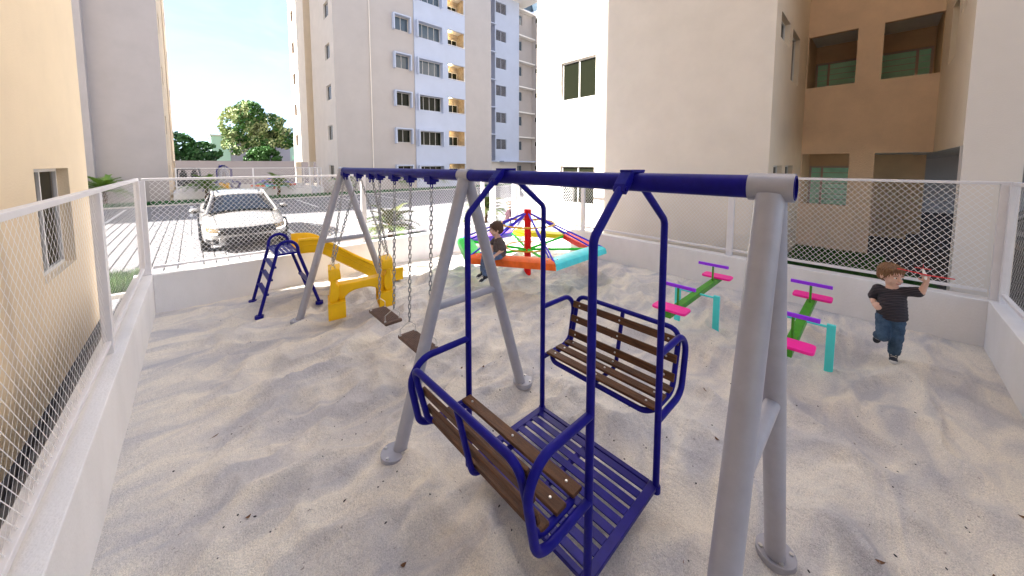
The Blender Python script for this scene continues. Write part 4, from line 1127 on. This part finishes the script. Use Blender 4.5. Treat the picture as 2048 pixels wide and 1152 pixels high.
# ================================================================== CARS
def interp(tab, y):
    for (y0, *a), (y1, *b) in zip(tab[:-1], tab[1:]):
        if y <= y1:
            s = (y - y0) / (y1 - y0); s = max(0, min(1, s)); s = s * s * (3 - 2 * s) if False else s
            return [p + (q - p) * s for p, q in zip(a, b)]
    return list(tab[-1][1:])
def smooth_eval(o):
    dg = bpy.context.evaluated_depsgraph_get(); e = o.evaluated_get(dg)
    me = bpy.data.meshes.new_from_object(e); old = o.data; o.modifiers.clear(); o.data = me
    bpy.data.meshes.remove(old); return me
def build_car(lab, paint, loc, rot=0):
    t = thing('parked_car', lab, 'car', (0, 0, 0))
    # y, half width, underside z, belt z, top z (centre)
    T = [(0.00, .50, .30, .56, .61), (.05, .66, .22, .60, .67), (.16, .80, .185, .64, .72), (.40, .885, .18, .70, .79), (.80, .905, .18, .77, .88), (1.12, .905, .18, .83, .96), (1.7, .91, .18, .87, .99), (2.6, .91, .18, .90, 1.0), (3.5, .905, .20, .94, 1.02), (4.0, .88, .24, .96, 1.05), (4.4, .82, .30, .95, 1.04), (4.55, .70, .36, .90, .97)]
    b = MB(); rows = []
    for y, w, zu, zb, zt in T:
        h = [(0, zu), (w * .70, zu), (w * .95, zu + .05), (w * 1.0, zu + .22), (w * .985, (zu + .22 + zb) / 2 + .05), (w * .955, zb - .03), (w * .88, zb + .02), (w * .60, zb * .35 + zt * .65), (0, zt)]
        ring = [(x, y, z) for x, z in h] + [(-x, y, z) for x, z in h[-2:0:-1]]
        rows.append(ring)
    k = len(rows[0])
    for r_ in rows: b.v += r_
    for i in range(len(rows) - 1):
        for j in range(k):
            j2 = (j + 1) % k; b.f.append((i * k + j, i * k + j2, (i + 1) * k + j2, (i + 1) * k + j))
    b.f.append(tuple(range(k))); b.f.append(tuple(len(b.v) - 1 - j for j in range(k)))
    body = obj('body', b, paint, t, smooth=60)
    s = body.modifiers.new('s', 'SUBSURF'); s.levels = 3; s.render_levels = 3
    bpy.context.view_layer.update(); me = smooth_eval(body)
    me.polygons.foreach_set('use_smooth', [True] * len(me.polygons))
    bvh = BVHTree.FromPolygons([v.co for v in me.vertices], [tuple(p.vertices) for p in me.polygons])
    def fy(x, z, o=.006):
        for dx in (0, .02, .04, .08):
            hit = bvh.ray_cast(V(x - math.copysign(dx, x), -2, z), V(0, 1, 0))
            if hit[0] is not None: return V(x, hit[0].y - o, z)
        return V(x, .5, z)
    def patch(name, x0, x1, lo, hi, m, n=18, mrows=5, o=.006, th=.012, parent=None):
        p = MB()
        for i in range(n + 1):
            x = x0 + (x1 - x0) * i / n; a, c = lo(x), hi(x)
            for j in range(mrows + 1): p.v.append(fy(x, a + (c - a) * j / mrows, o))
        q = mrows + 1
        for i in range(n):
            for j in range(mrows): p.f.append((i * q + j, (i + 1) * q + j, (i + 1) * q + j + 1, i * q + j + 1))
        ob = obj(name, p, m, parent or t, smooth=50)
        sm = ob.modifiers.new('t', 'SOLIDIFY'); sm.thickness = th; sm.offset = 0
        return ob
    cl = lambda v, a, c: max(a, min(c, v))
    patch('grille', -.62, .62, lambda x: .45 + .05 * abs(x), lambda x: .625 + .03 * abs(x), 'car_black', o=.012)
    gb = patch('grille_bar', -.60, .60, lambda x: .535 + .05 * abs(x), lambda x: .565 + .05 * abs(x), 'car_black', o=.026)
    patch('lower_grille', -.46, .46, lambda x: .205, lambda x: .425 - .05 * abs(x), 'car_black', o=.010)
    for sg in (-1, 1):
        patch('headlamp', sg * .56, sg * .855, lambda x: .515 + .17 * (abs(x) - .56), lambda x: .615 + .17 * (abs(x) - .56), 'lamp_glass', n=12, o=.014)
        patch('headlamp_strip', sg * .60, sg * .862, lambda x: .500 + .20 * max(0, abs(x) - .68) + (abs(x) > .835) * .05, lambda x: .526 + .25 * max(0, abs(x) - .68) + (abs(x) > .80) * .10, 'drl', n=16, o=.024)
        patch('fog_recess', sg * .57, sg * .82, lambda x: .245 + .03 * (abs(x) - .55), lambda x: .385 + .05 * (abs(x) - .55), 'car_black', n=12, o=.008)
        patch('bumper_blade', sg * .44, sg * .58, lambda x: .215 + .0 * x, lambda x: .215 + max(.02, .20 * (1 - (.58 - abs(x)) / .16)), paint, n=8, o=.022)
        fl = fy(sg * .70, .31, .02); obj('fog_lamp', MB().cyl(fl, fl + V(0, .03, 0), .035, seg=14), 'chrome', t)
    # greenhouse
    G = [(1.08, .74, .93, .60, .96), (1.50, .765, .93, .57, 1.20), (1.90, .775, .94, .555, 1.375), (2.35, .775, .95, .555, 1.425), (2.9, .765, .96, .55, 1.415), (3.4, .745, .98, .53, 1.33), (3.85, .71, 1.0, .52, 1.16), (4.15, .67, 1.02, .55, 1.05)]
    b = MB()
    for y, wb, zb, wt, zt in G:
        for u, f in ((-1, 0), (-1, .5), (-1, 1), (-.5, 1.0), (0, 1.0), (.5, 1.0), (1, 1), (1, .5), (1, 0)):
            x = u * (wb + (wt - wb) * f) if abs(u) == 1 else u * wt
            z = zb - .02 + (zt - zb + .02) * f + (.022 if abs(u) < 1 else 0) * (1 - u * u)
            b.v.append((x, y, z))
    k = 9
    for i in range(len(G) - 1):
        for j in range(k - 1): b.f.append((i * k + j, i * k + j + 1, (i + 1) * k + j + 1, (i + 1) * k + j))
    g = obj('window_glass', b, 'car_glass', t, smooth=60)
    s = g.modifiers.new('s', 'SUBSURF'); s.levels = 2; s.render_levels = 2
    bpy.context.view_layer.update(); gm = smooth_eval(g); gm.polygons.foreach_set('use_smooth', [True] * len(gm.polygons))
    b = MB()
    R5 = [(1.80, .50, 1.325), (1.92, .545, 1.385), (2.35, .56, 1.435), (2.9, .555, 1.425), (3.35, .52, 1.345), (3.45, .48, 1.31)]
    for y, w, z in R5:
        for u in (-1.06, -.96, -.6, 0, .6, .96, 1.06): b.v.append((u * w, y, z + .030 * (1 - u * u) + (-.028 if abs(u) > 1 else 0)))
    for i in range(len(R5) - 1):
        for j in range(6): b.f.append((i * 7 + j, i * 7 + j + 1, (i + 1) * 7 + j + 1, (i + 1) * 7 + j))
    rf = obj('roof', b, paint, t, smooth=60)
    s = rf.modifiers.new('s', 'SUBSURF'); s.levels = 2; s.render_levels = 2
    s = rf.modifiers.new('t', 'SOLIDIFY'); s.thickness = .02
    for sg in (-1, 1):
        obj('pillar', MB().tube(fillet([(sg * .775, 1.02, .90), (sg * .60, 1.80, 1.335), (sg * .60, 2.4, 1.43), (sg * .575, 3.35, 1.34), (sg * .70, 4.1, 1.03)], .4, 8), .033, 8), paint, t)
        obj('door_pillar', MB().tube([(sg * .795, 2.45, .92), (sg * .605, 2.42, 1.41)], .028, 8), 'car_black', t)
        m = MB().ball((sg * .985, 1.42, .985), (.115, .075, .068), 14, 10); m.tube([(sg * .80, 1.42, .92), (sg * .93, 1.42, .955)], .022, 8)
        mr = obj('wing_mirror', m, paint, t, smooth=60)
        obj('mirror_foot', MB().ball((sg * .985, 1.405, .955), (.108, .07, .05), 12, 8), 'car_black', mr, smooth=60)
        obj('roof_rail', MB().tube([(sg * .47, 2.0, 1.412), (sg * .50, 2.4, 1.455), (sg * .49, 3.1, 1.43)], .012, 6), 'car_black', t)
        for y in (.86, 3.62):
            w = MB().cyl((sg * .72, y, .315), (sg * .915, y, .315), .315, seg=28)
            wh = obj('wheel', w, 'tyre', t, bevel=.03)
            obj('rim', MB().cyl((sg * .90, y, .315), (sg * .922, y, .315), .21, seg=20), 'chrome', wh)
            ar = [(sg * .9135, y + .37 * math.cos(a), .315 + .37 * math.sin(a)) for a in [math.pi * i / 14 - .05 for i in range(15)]]
            obj('wheel_arch', MB().tube(ar, .028, 6), 'car_black', t)
        obj('bonnet_seam', MB().tube([bvh.ray_cast(V(sg * (.60 + .04 * i / 8), .28 + .86 * i / 8, 3), V(0, 0, -1))[0] + V(0, 0, .001) for i in range(9)], .005, 5), 'car_black', t)
        obj('wiper', MB().tube([(sg * .05 - .28, 1.13, .985), (sg * .05 + .28, 1.20, 1.035)], .007, 5), 'car_black', t)
    t.location = loc; t.rotation_euler = (0, 0, rot); return t
car = build_car('white saloon car parked facing the far fence, in front of the car park', 'car_white', (.955, 10.83, 0))
c2 = copy_tree(car); c2.location = (8.9, -2.72, 0); c2.rotation_euler = (0, 0, R(-90)); c2['label'] = 'pale car half hidden behind the short fence at the far right edge'
def jeep():
    t = thing('parked_jeep', 'dark open off road vehicle behind the fence of the far playground', 'off-road car', (.0, 37.4, 0))
    x0 = -1.2; y = 37.0
    b = MB().box(x0 + .1, x0 + 1.75, y, y + 3.8, .45, 1.05).box(x0 + .25, x0 + 1.6, y - .25, y - .002, .55, .98); obj('body', b, 'jeep', t, bevel=.05)
    obj('roll_bar', MB().tube(fillet([(x0 + .2, y + .5, 1.0), (x0 + .32, y + .55, 1.85), (x0 + 1.52, y + .55, 1.85), (x0 + 1.65, y + .5, 1.0)], .1, 4), .04, 8).tube([(x0 + .32, y + .55, 1.85), (x0 + .25, y + 2.0, 1.78), (x0 + .2, y + 2.5, 1.1)], .04, 8).tube([(x0 + 1.52, y + .55, 1.85), (x0 + 1.6, y + 2.0, 1.78), (x0 + 1.65, y + 2.5, 1.1)], .04, 8), 'jeep', t)
    for x in (x0 + .6, x0 + 1.25): obj('seat', MB().box(x - .22, x + .22, y + 1.0, y + 1.15, 1.0, 1.55).box(x - .13, x + .13, y + 1.02, y + 1.12, 1.56, 1.75), 'car_black', t, bevel=.03)
    obj('spare_wheel', MB().cyl((x0 + .92, y - .45, .85), (x0 + .92, y - .251, .85), .36, seg=22), 'tyre', t, bevel=.03)
    for x in (x0 + .02, x0 + 1.6):
        for yy in (y + .7, y + 3.1): obj('wheel', MB().cyl((x, yy, .38), (x + .24, yy, .38), .38, seg=22), 'tyre', t, bevel=.03)
jeep()
# ================================================================== CHILDREN
def blob(name, mb, m, parent, voxel=.006, it=4, folds=0, seed=0, smooth=180):
    o = obj(name, mb, m, parent, smooth=0)
    md = o.modifiers.new('r', 'REMESH'); md.mode = 'VOXEL'; md.voxel_size = voxel; md.use_smooth_shade = True
    if it: s = o.modifiers.new('s', 'SMOOTH'); s.iterations = it; s.factor = .5
    bpy.context.view_layer.update(); me = smooth_eval(o)
    if folds:
        for v in me.vertices:
            c = v.co; n = noise.noise(V(c.x * 16 + seed, c.y * 16, c.z * 34)) + .5 * noise.noise(V(c.x * 40, c.y * 40 + seed, c.z * 70))
            v.co = c + v.normal * (folds * n)
    me.polygons.foreach_set('use_smooth', [True] * len(me.polygons))
    return o
def child(name_lab, base, Wd, J, F, mats, group='children in the playground', s=1.0, shoe_dirs=None, hands=None, collar=True):
    """J joints in (u right, w towards viewer, z)"""
    base = V(*base); Wv = V(Wd[0], Wd[1], 0).normalized(); U = (-Wv).cross(V(0, 0, 1))
    P = lambda q: base + U * q[0] + Wv * q[1] + V(0, 0, q[2])
    D = lambda q: (U * q[0] + Wv * q[1] + V(0, 0, q[2])).normalized()
    j = {k: P(v) for k, v in J.items()}
    t = thing('person', name_lab, 'child', base, group)
    skin, hairm, shirt, trouser = mats
    Fv = D(F); Sd = V(0, 0, 1).cross(Fv).normalized(); Up = Fv.cross(Sd).normalized()
    hc = j['head']; k = s
    Rm = Matrix((Fv, Sd, Up)).transposed()
    h = lambda f, sd, up: hc + (Fv * f + Sd * sd + Up * up) * k
    b = MB()
    b.ball(h(-.008, 0, .018), (.096 * k, .080 * k, .094 * k), 20, 14, Rm)                      # skull
    b.ball(h(.022, 0, -.040), (.066 * k, .062 * k, .066 * k), 18, 12, Rm)                      # face
    b.ball(h(.040, 0, -.082), (.034 * k, .036 * k, .028 * k), 14, 10, Rm)                      # chin
    for sg in (-1, 1):
        b.ball(h(.048, sg * .034, -.048), (.030 * k, .028 * k, .028 * k), 12, 8, Rm)           # cheek
        b.ball(h(-.012, sg * .082, -.018), (.017 * k, .009 * k, .028 * k), 10, 8, Rm)          # ear
        b.ball(h(.070, sg * .030, .010), (.018 * k, .026 * k, .010 * k), 10, 8, Rm)            # brow
    b.caps(h(.080, 0, -.004), h(.096, 0, -.032), .009 * k, .014 * k, 8)                        # nose
    b.ball(h(.082, 0, -.064), (.010 * k, .022 * k, .008 * k), 10, 8, Rm)                       # mouth relief
    b.caps(j['neck'] - V(0, 0, .02), h(-.012, 0, -.05), .042 * k, .040 * k, 12)
    b.caps(j['chest'], j['neck'], .07 * k, .05 * k, 12); b.caps(j['pelvis'], j['chest'], .08 * k, .07 * k, 12)
    for sd in 'LR':
        b.caps(j['sh' + sd], j['el' + sd], .036 * k, .030 * k, 10)
        b.caps(j['el' + sd], j['wr' + sd], .031 * k, .021 * k, 10)
        b.caps(j['hip' + sd], j['kn' + sd], .05 * k, .04 * k, 10); b.caps(j['kn' + sd], j['an' + sd], .038 * k, .028 * k, 10)
        # hand
        hd = D(hands[sd][0]); pn = D(hands[sd][1]); pn = (pn - hd * pn.dot(hd)).normalized(); cr = hd.cross(pn); curl = hands[sd][2]; thumb = hands[sd][3]
        w0 = j['wr' + sd]; HM = Matrix((hd, cr, pn)).transposed()
        b.ball(w0 + hd * .034 * k, (.034 * k, .029 * k, .014 * k), 12, 8, HM)
        for f, (off, ln) in enumerate(((-.022, .040), (-.0075, .046), (.0075, .044), (.021, .034))):
            p = w0 + hd * .056 * k + cr * off * k; d = hd.copy()
            for seg in range(3):
                ang = curl * (.35 + .45 * seg); d2 = (hd * math.cos(ang) + pn * math.sin(ang)).normalized() + cr * (off * 5 * (1 - min(1, curl)))
                q = p + d2.normalized() * ln * k * (.44, .33, .26)[seg]; b.caps(p, q, (.0078, .0074, .0068)[seg] * k, (.0074, .0068, .0060)[seg] * k, 8); p = q
        p = w0 + hd * .018 * k + cr * thumb * .022 * k
        q = p + (hd * .55 + cr * thumb * .7 + pn * .35).normalized() * .026 * k; r_ = q + (hd * .85 + cr * thumb * .1 + pn * .5).normalized() * .020 * k
        b.caps(p, q, .0095 * k, .0085 * k, 8); b.caps(q, r_, .0085 * k, .007 * k, 8)
    body = blob('body', b, skin, t, .0048 * k, 3)
    # eyes, mouth
    for sg in (-1, 1):
        e = MB().ball(h(.077, sg * .030, -.008), (.0085 * k, .0135 * k, .0085 * k), 12, 8, Rm); ew = obj('eye', e, 'sole', t, smooth=180)
        obj('iris', MB().ball(h(.0815, sg * .030 + .003, -.008), (.0055 * k, .0070 * k, .0072 * k), 10, 8, Rm), 'eye', ew, smooth=180)
        obj('eyebrow', MB().tube([h(.0875, sg * .014, .013), h(.0885, sg * .032, .019), h(.074, sg * .052, .013)], .0032 * k, 6), hairm, t)
    m = MB()
    m.tube([h(.082, -.021, -.062), h(.0915, -.010, -.0655), h(.0935, 0, -.0665), h(.0915, .010, -.0655), h(.082, .021, -.062)], [.0025 * k, .0042 * k, .0048 * k, .0042 * k, .0025 * k], 8)
    obj('mouth', m, 'lips', t)
    # hair : bowl cut
    b = MB()
    b.ball(h(-.020, 0, .035), (.106 * k, .094 * k, .092 * k), 20, 14, Rm)
    b.ball(h(-.055, 0, -.010), (.068 * k, .080 * k, .074 * k), 16, 12, Rm)
    for sg in (-1, 1): b.ball(h(-.022, sg * .060, .010), (.058 * k, .032 * k, .050 * k), 14, 10, Rm)
    for sg in (-.05, -.025, 0, .025, .05): b.ball(h(.062 - abs(sg) * .35, sg, .062), (.030 * k, .024 * k, .038 * k), 12, 8, Rm)
    hair = blob('hair', b, hairm, t, .006 * k, 3)
    for v in hair.data.vertices:
        c = v.co + ORG[hair.name] - hc
        a = math.atan2(c.dot(Sd), c.dot(Fv)); v.co = v.co + v.normal * (.0045 * k * math.sin(a * 26 + 3 * noise.noise(c * 30)))
    # shirt with sleeves
    b = MB()
    def ell(p, rx, ry, rz): b.ball(p, (rx * k, ry * k, rz * k), 18, 12, Bm)
    Bs = (j['shR'] - j['shL']).normalized(); Bf = Bs.cross(V(0, 0, 1)).normalized(); Bm = Matrix((Bs, Bf, V(0, 0, 1))).transposed()
    hem = j['hem']; n = 7
    for i in range(n):
        q = i / (n - 1); p = j['chest'].lerp(hem, q); b.tube([p, p + (hem - j['chest']) / (n - 1)], .01, 6)
        ell(p, .108 + .014 * q, .088 + .018 * math.sin(q * 3), .055)
    ell(j['chest'].lerp(j['neck'], .45), .088, .070, .06)
    for sd in 'LR':
        b.caps(j['chest'].lerp(j['sh' + sd], .5), j['sh' + sd], .06 * k, .050 * k, 12)
        b.caps(j['sh' + sd], j['sh' + sd].lerp(j['el' + sd], .80), .050 * k, .051 * k, 12)
    blob('shirt', b, shirt, t, .0065 * k, 3, .0035 * k, 3)
    if collar:
        cc = j['neck'] + V(0, 0, -.005); ring = []
        for i in range(22):
            a = .55 + (2 * math.pi - 1.1) * i / 21
            ring.append(cc + (Bf * math.cos(a) * -1 * -1 + Bs * math.sin(a)) * .052 * k * (1, 1)[0] + V(0, 0, -.012 - .018 * abs(math.cos(a)) * (1 if math.cos(a) > 0 else 0)))
        obj('collar', MB().tube(ring, .011 * k, 8), shirt, t)
    # trousers
    b = MB()
    b.ball(j['pelvis'], (.108 * k, .088 * k, .075 * k), 16, 10, Bm)
    for sd in 'LR':
        b.caps(j['hip' + sd], j['kn' + sd], .068 * k, .056 * k, 12)
        b.caps(j['kn' + sd], j['kn' + sd].lerp(j['an' + sd], .86), .056 * k, .050 * k, 12)
    blob('trousers', b, trouser, t, .0065 * k, 3, .006 * k, 9)
    # shoes
    for sd in 'LR':
        an = j['an' + sd]; td = D(shoe_dirs[sd][0]); un = D(shoe_dirs[sd][1]); un = (un - td * un.dot(td)).normalized(); cr = td.cross(un)
        SM = Matrix((td, cr, un)).transposed()
        sole = an - un * .058 * k
        b = MB(); b.caps(an + un * .005, sole + td * .01 + un * .02, .036 * k, .032 * k, 12); b.ball(sole + td * .075 * k + un * .022 * k, (.055 * k, .034 * k, .026 * k), 14, 10, SM); b.ball(sole - td * .015 * k + un * .022 * k, (.036 * k, .031 * k, .03 * k), 12, 8, SM)
        sh = blob('shoe', b, 'shoe', t, .006 * k, 2)
        so = MB(); pl = []
        for i in range(18):
            a = 2 * math.pi * i / 18; pl.append((.04 + .092 * math.cos(a), (.033 + .004 * math.cos(a)) * math.sin(a)))
        so.prism(pl, lambda u, v, d: sole + td * u * k + cr * v * k + un * d * k, -.006, .014)
        obj('sole', so, 'sole', sh, bevel=.003)
        lc = MB()
        for i in range(4):
            p = sole + td * (.058 - .014 * i) * k + un * (.050 + .012 * i) * k; lc.tube([p - cr * .022 * k - un * .006, p + un * .001, p + cr * .022 * k - un * .006], .0032 * k, 6)
        obj('laces', lc, 'sole', sh, kind='stuff')
        obj('toe_cap', MB().ball(sole + td * .112 * k + un * .014 * k, (.024 * k, .030 * k, .018 * k), 12, 8, SM), 'sole', sh, smooth=180)
    return t, P, D

# running boy with a toy plane
zb = sand_h(5.48, -.22)
t, P, D = child('small boy in a dark striped shirt and jeans running with one arm raised', (5.48, -.22, zb + .012), (-.999, .04),
  dict(head=(-.062, .02, .934), neck=(-.050, .0, .80), chest=(-.045, 0, .70), pelvis=(-.045, 0, .475), hem=(-.036, 0, .475),
       shL=(-.150, 0, .755), shR=(.040, 0, .775), elL=(-.187, -.05, .625), wrL=(-.178, .045, .600), elR=(.150, .05, .812), wrR=(.176, .085, .925),
       hipL=(-.092, .01, .455), hipR=(.004, 0, .455), knL=(-.085, .11, .275), anL=(-.125, -.07, .205), knR=(.008, .045, .268), anR=(.0, -.005, .070)),
  (.66, .74, -.04), ('skin', 'hair_a', 'striped', 'denim'), s=1.02,
  shoe_dirs=dict(L=((-.25, -.25, -.95), (-.3, .9, -.15)), R=((.02, 1, -.03), (0, 0, 1))),
  hands=dict(L=((.45, .55, -.35), (.55, .3, -.6), 1.7, 1), R=((-.12, .22, 1), (-.35, .9, -.1), .75, -1)))
# toy plane in the raised hand
tp = thing('toy_plane', 'red winged toy plane held up in the raised hand of the running boy', 'toy', P((.165, .12, .99)))
A_, B_ = P((-.025, .135, 1.038)), P((.345, .15, 1.020)); mid = A_.lerp(B_, .56)
wing = MB(); q = (B_ - A_).normalized(); wn = V(0, 0, 1); fwd = D((.1, 1, 0))
for sg, a, b_ in ((0, A_, mid), (1, mid, B_)):
    pass
pts = [(A_, .016), (A_.lerp(mid, .5) - V(0, 0, .004), .026), (mid - V(0, 0, .010), .032), (mid.lerp(B_, .5) - V(0, 0, .006), .026), (B_, .014)]
for p, w in pts: wing.v += [p + fwd * w, p + fwd * w * .2 + wn * .007, p - fwd * w, p - wn * .004]
for i in range(4):
    o = i * 4
    for k in range(4): wing.f.append((o + k, o + (k + 1) % 4, o + 4 + (k + 1) % 4, o + 4 + k))
wing.f += [(3, 2, 1, 0), (16, 17, 18, 19)]
obj('wing', wing, 'toyred', tp)
obj('fuselage', MB().tube([P((.168, .21, .985)), P((.165, .18, .992)), P((.160, .10, 1.01)), P((.152, -.04, 1.035)), P((.150, -.08, 1.04))], [.004, .012, .014, .008, .003], 10), 'toywhite', tp)
tl = P((.151, -.06, 1.04)); ux = (P((1, 0, 0)) - P((0, 0, 0)))
obj('tailplane', MB().obox(tl, (.11, .03, .004), ux, (0, 0, 1)).obox(tl + V(0, 0, .024), (.004, .03, .044), ux, (0, 0, 1)), 'toyred', tp, smooth=0)
# seated boy on the orange seat
child('boy in a grey shirt and jeans sitting on the orange seat of the merry-go-round', (3.75, 4.1, .02), (-.675, -.738),
  dict(head=(-.215, -.03, 1.115), neck=(-.185, -.03, .985), chest=(-.155, -.03, .885), pelvis=(-.150, -.03, .705), hem=(-.142, -.03, .705),
       shL=(-.215, -.125, .925), shR=(-.130, .070, .925), elL=(-.285, -.14, .85), wrL=(-.270, -.07, .735), elR=(-.100, .105, .800), wrR=(-.205, .095, .715),
       hipL=(-.165, -.085, .695), hipR=(-.150, .030, .695), knL=(-.400, -.075, .640), anL=(-.440, -.05, .400), knR=(-.370, .060, .645), anR=(-.395, .060, .360)),
  (-.95, .22, -.10), ('skin', 'hair_b', 'checks', 'denim2'), s=1.05,
  shoe_dirs=dict(L=((-.9, .35, -.45), (-.4, .1, .9)), R=((-.8, .5, -.45), (-.4, .2, .9))),
  hands=dict(L=((.1, .3, -1), (1, 0, -.2), .8, 1), R=((-.95, .0, -.35), (0, -.3, -1), .7, 1)))
# walking boy outside the gate
child('fair haired boy in a plum patterned shirt walking outside the gate', (6.86, 7.8, .0), (-.66, -.751),
  dict(head=(.195, 0, .970), neck=(.205, 0, .845), chest=(.210, 0, .735), pelvis=(.205, 0, .475), hem=(.205, 0, .475),
       shL=(.205, -.10, .785), shR=(.220, .10, .785), elL=(.115, -.10, .620), wrL=(.045, -.09, .510), elR=(.255, .12, .620), wrR=(.235, .11, .500),
       hipL=(.195, -.05, .460), hipR=(.205, .05, .460), knL=(.140, -.05, .275), anL=(.130, -.05, .075), knR=(.220, .05, .270), anR=(.285, .05, .080)),
  (-.96, -.2, -.05), ('skin', 'hair_c', 'floral', 'denim2'), s=1.0,
  shoe_dirs=dict(L=((-1, 0, 0), (0, 0, 1)), R=((-1, 0, -.1), (0, 0, 1))),
  hands=dict(L=((-.5, 0, -.85), (-.6, 0, .3), .7, 1), R=((-.2, 0, -1), (-1, 0, 0), .7, 1)))
# ================================================================== SMALL THINGS ON THE SAND
def leaf_mesh(L, w, curl, m):
    b = MB(); n = 6
    for i in range(n + 1):
        s = i / n; ww = w * math.sin(math.pi * (s * .92 + .04)) + .001; z = .004 + curl * (s - .5) ** 2 * L * 4
        b.v += [(L * (s - .5), -ww, z + .4 * ww), (L * (s - .5), 0, z), (L * (s - .5), ww, z + .3 * ww)]
        if i: k = len(b.v); b.f += [(k - 6, k - 3, k - 2, k - 5), (k - 5, k - 2, k - 1, k - 4)]
    b.cyl((-L * .5, 0, .004 + curl * L), (-L * .72, 0, .006 + curl * L), .0014, seg=4)
    return mesh('dry_leaf', b, m)
LV = [leaf_mesh(.055, .013, .25, 'leaf_litter'), leaf_mesh(.040, .014, .4, 'leaf_litter'), leaf_mesh(.075, .009, .12, 'leaf_litter')]
LEAVES = ((.52, 1.545, 0, .7, 'dry leaf on the sand below the near bench, left of it at the bottom edge'), (.665, 1.36, 1, 2.2, 'dry leaf at the bottom edge just left of the bench swing frame'),
 (2.21, 2.83, 1, .6, 'small orange leaf behind the middle grey support'), (3.0, .62, 2, 2.6, 'slim reddish leaf right of the bench swing, upper of a pair'), (2.86, .74, 0, 1.1, 'small leaf right of the bench swing, lower of a pair'),
 (.02, 3.60, 2, .5, 'slim dry leaf on the open sand near the left wall'), (.72, 1.63, 1, 2.9, 'dry leaf at the bottom edge, left of the near bench'), (2.04, 3.0, 1, .3, 'small leaf between the swing seats and the far bench'),
 (3.05, -.55, 0, .2, 'dry leaf in the bottom right corner of the sand'), (3.62, -.72, 0, 1.9, 'dry leaf at the right edge of the sand'), (3.55, 1.04, 2, .8, 'slim leaf between the far bench and the nearest grey leg'),
 (2.34, .98, 1, 1.4, 'small leaf beside the slotted floor of the bench swing'), (.14, 2.55, 1, .2, 'dry leaf on the open sand in the lower left'), (2.6, -.12, 0, 2.0, 'dry leaf right of the nearest foot plate'), (3.3, 4.2, 2, 1.0, 'slim leaf below the seated boy on the merry-go-round'))
for x, y, k, a, lab in LEAVES:
    o = bpy.data.objects.new('dry_leaf', LV[k]); COL.objects.link(o); o.location = (x, y, sand_h(x, y)); o.rotation_euler = (0, 0, a); o.scale = (.75, .75, .75)
    tag(o, lab, 'leaf', 'dry leaves on the sand')
rnd = random.Random(5)
b = MB(); c = MB()
for i in range(420):
    x = rnd.uniform(-.4, 6.7); y = rnd.uniform(-.9, 7.0)
    if i < 260: x = rnd.uniform(-.3, 4.2); y = rnd.uniform(-.8, 3.6)
    z = sand_h(x, y); s = rnd.uniform(.002, .0068); a = rnd.uniform(0, 3.14)
    if i % 4:
        b.ball((x, y, z + s * .4), (s * rnd.uniform(1, 2.2), s, s * .7), 6, 4, Matrix.Rotation(a, 3, 'Z'))
    else:
        l = rnd.uniform(.008, .026); d = V(math.cos(a), math.sin(a), rnd.uniform(0, .25)) * l
        c.cyl(V(x, y, z + .002), V(x, y, z + .003) + d, .0016, .0008, seg=4)
tag(obj('pebbles', b, 'pebble', smooth=60), 'scattered tiny dark pebbles and crumbs on the sand', 'pebbles', kind='stuff')
tag(obj('twigs', c, 'leaf_litter', smooth=0), 'scattered tiny dry twigs on the sand', 'twigs', kind='stuff')
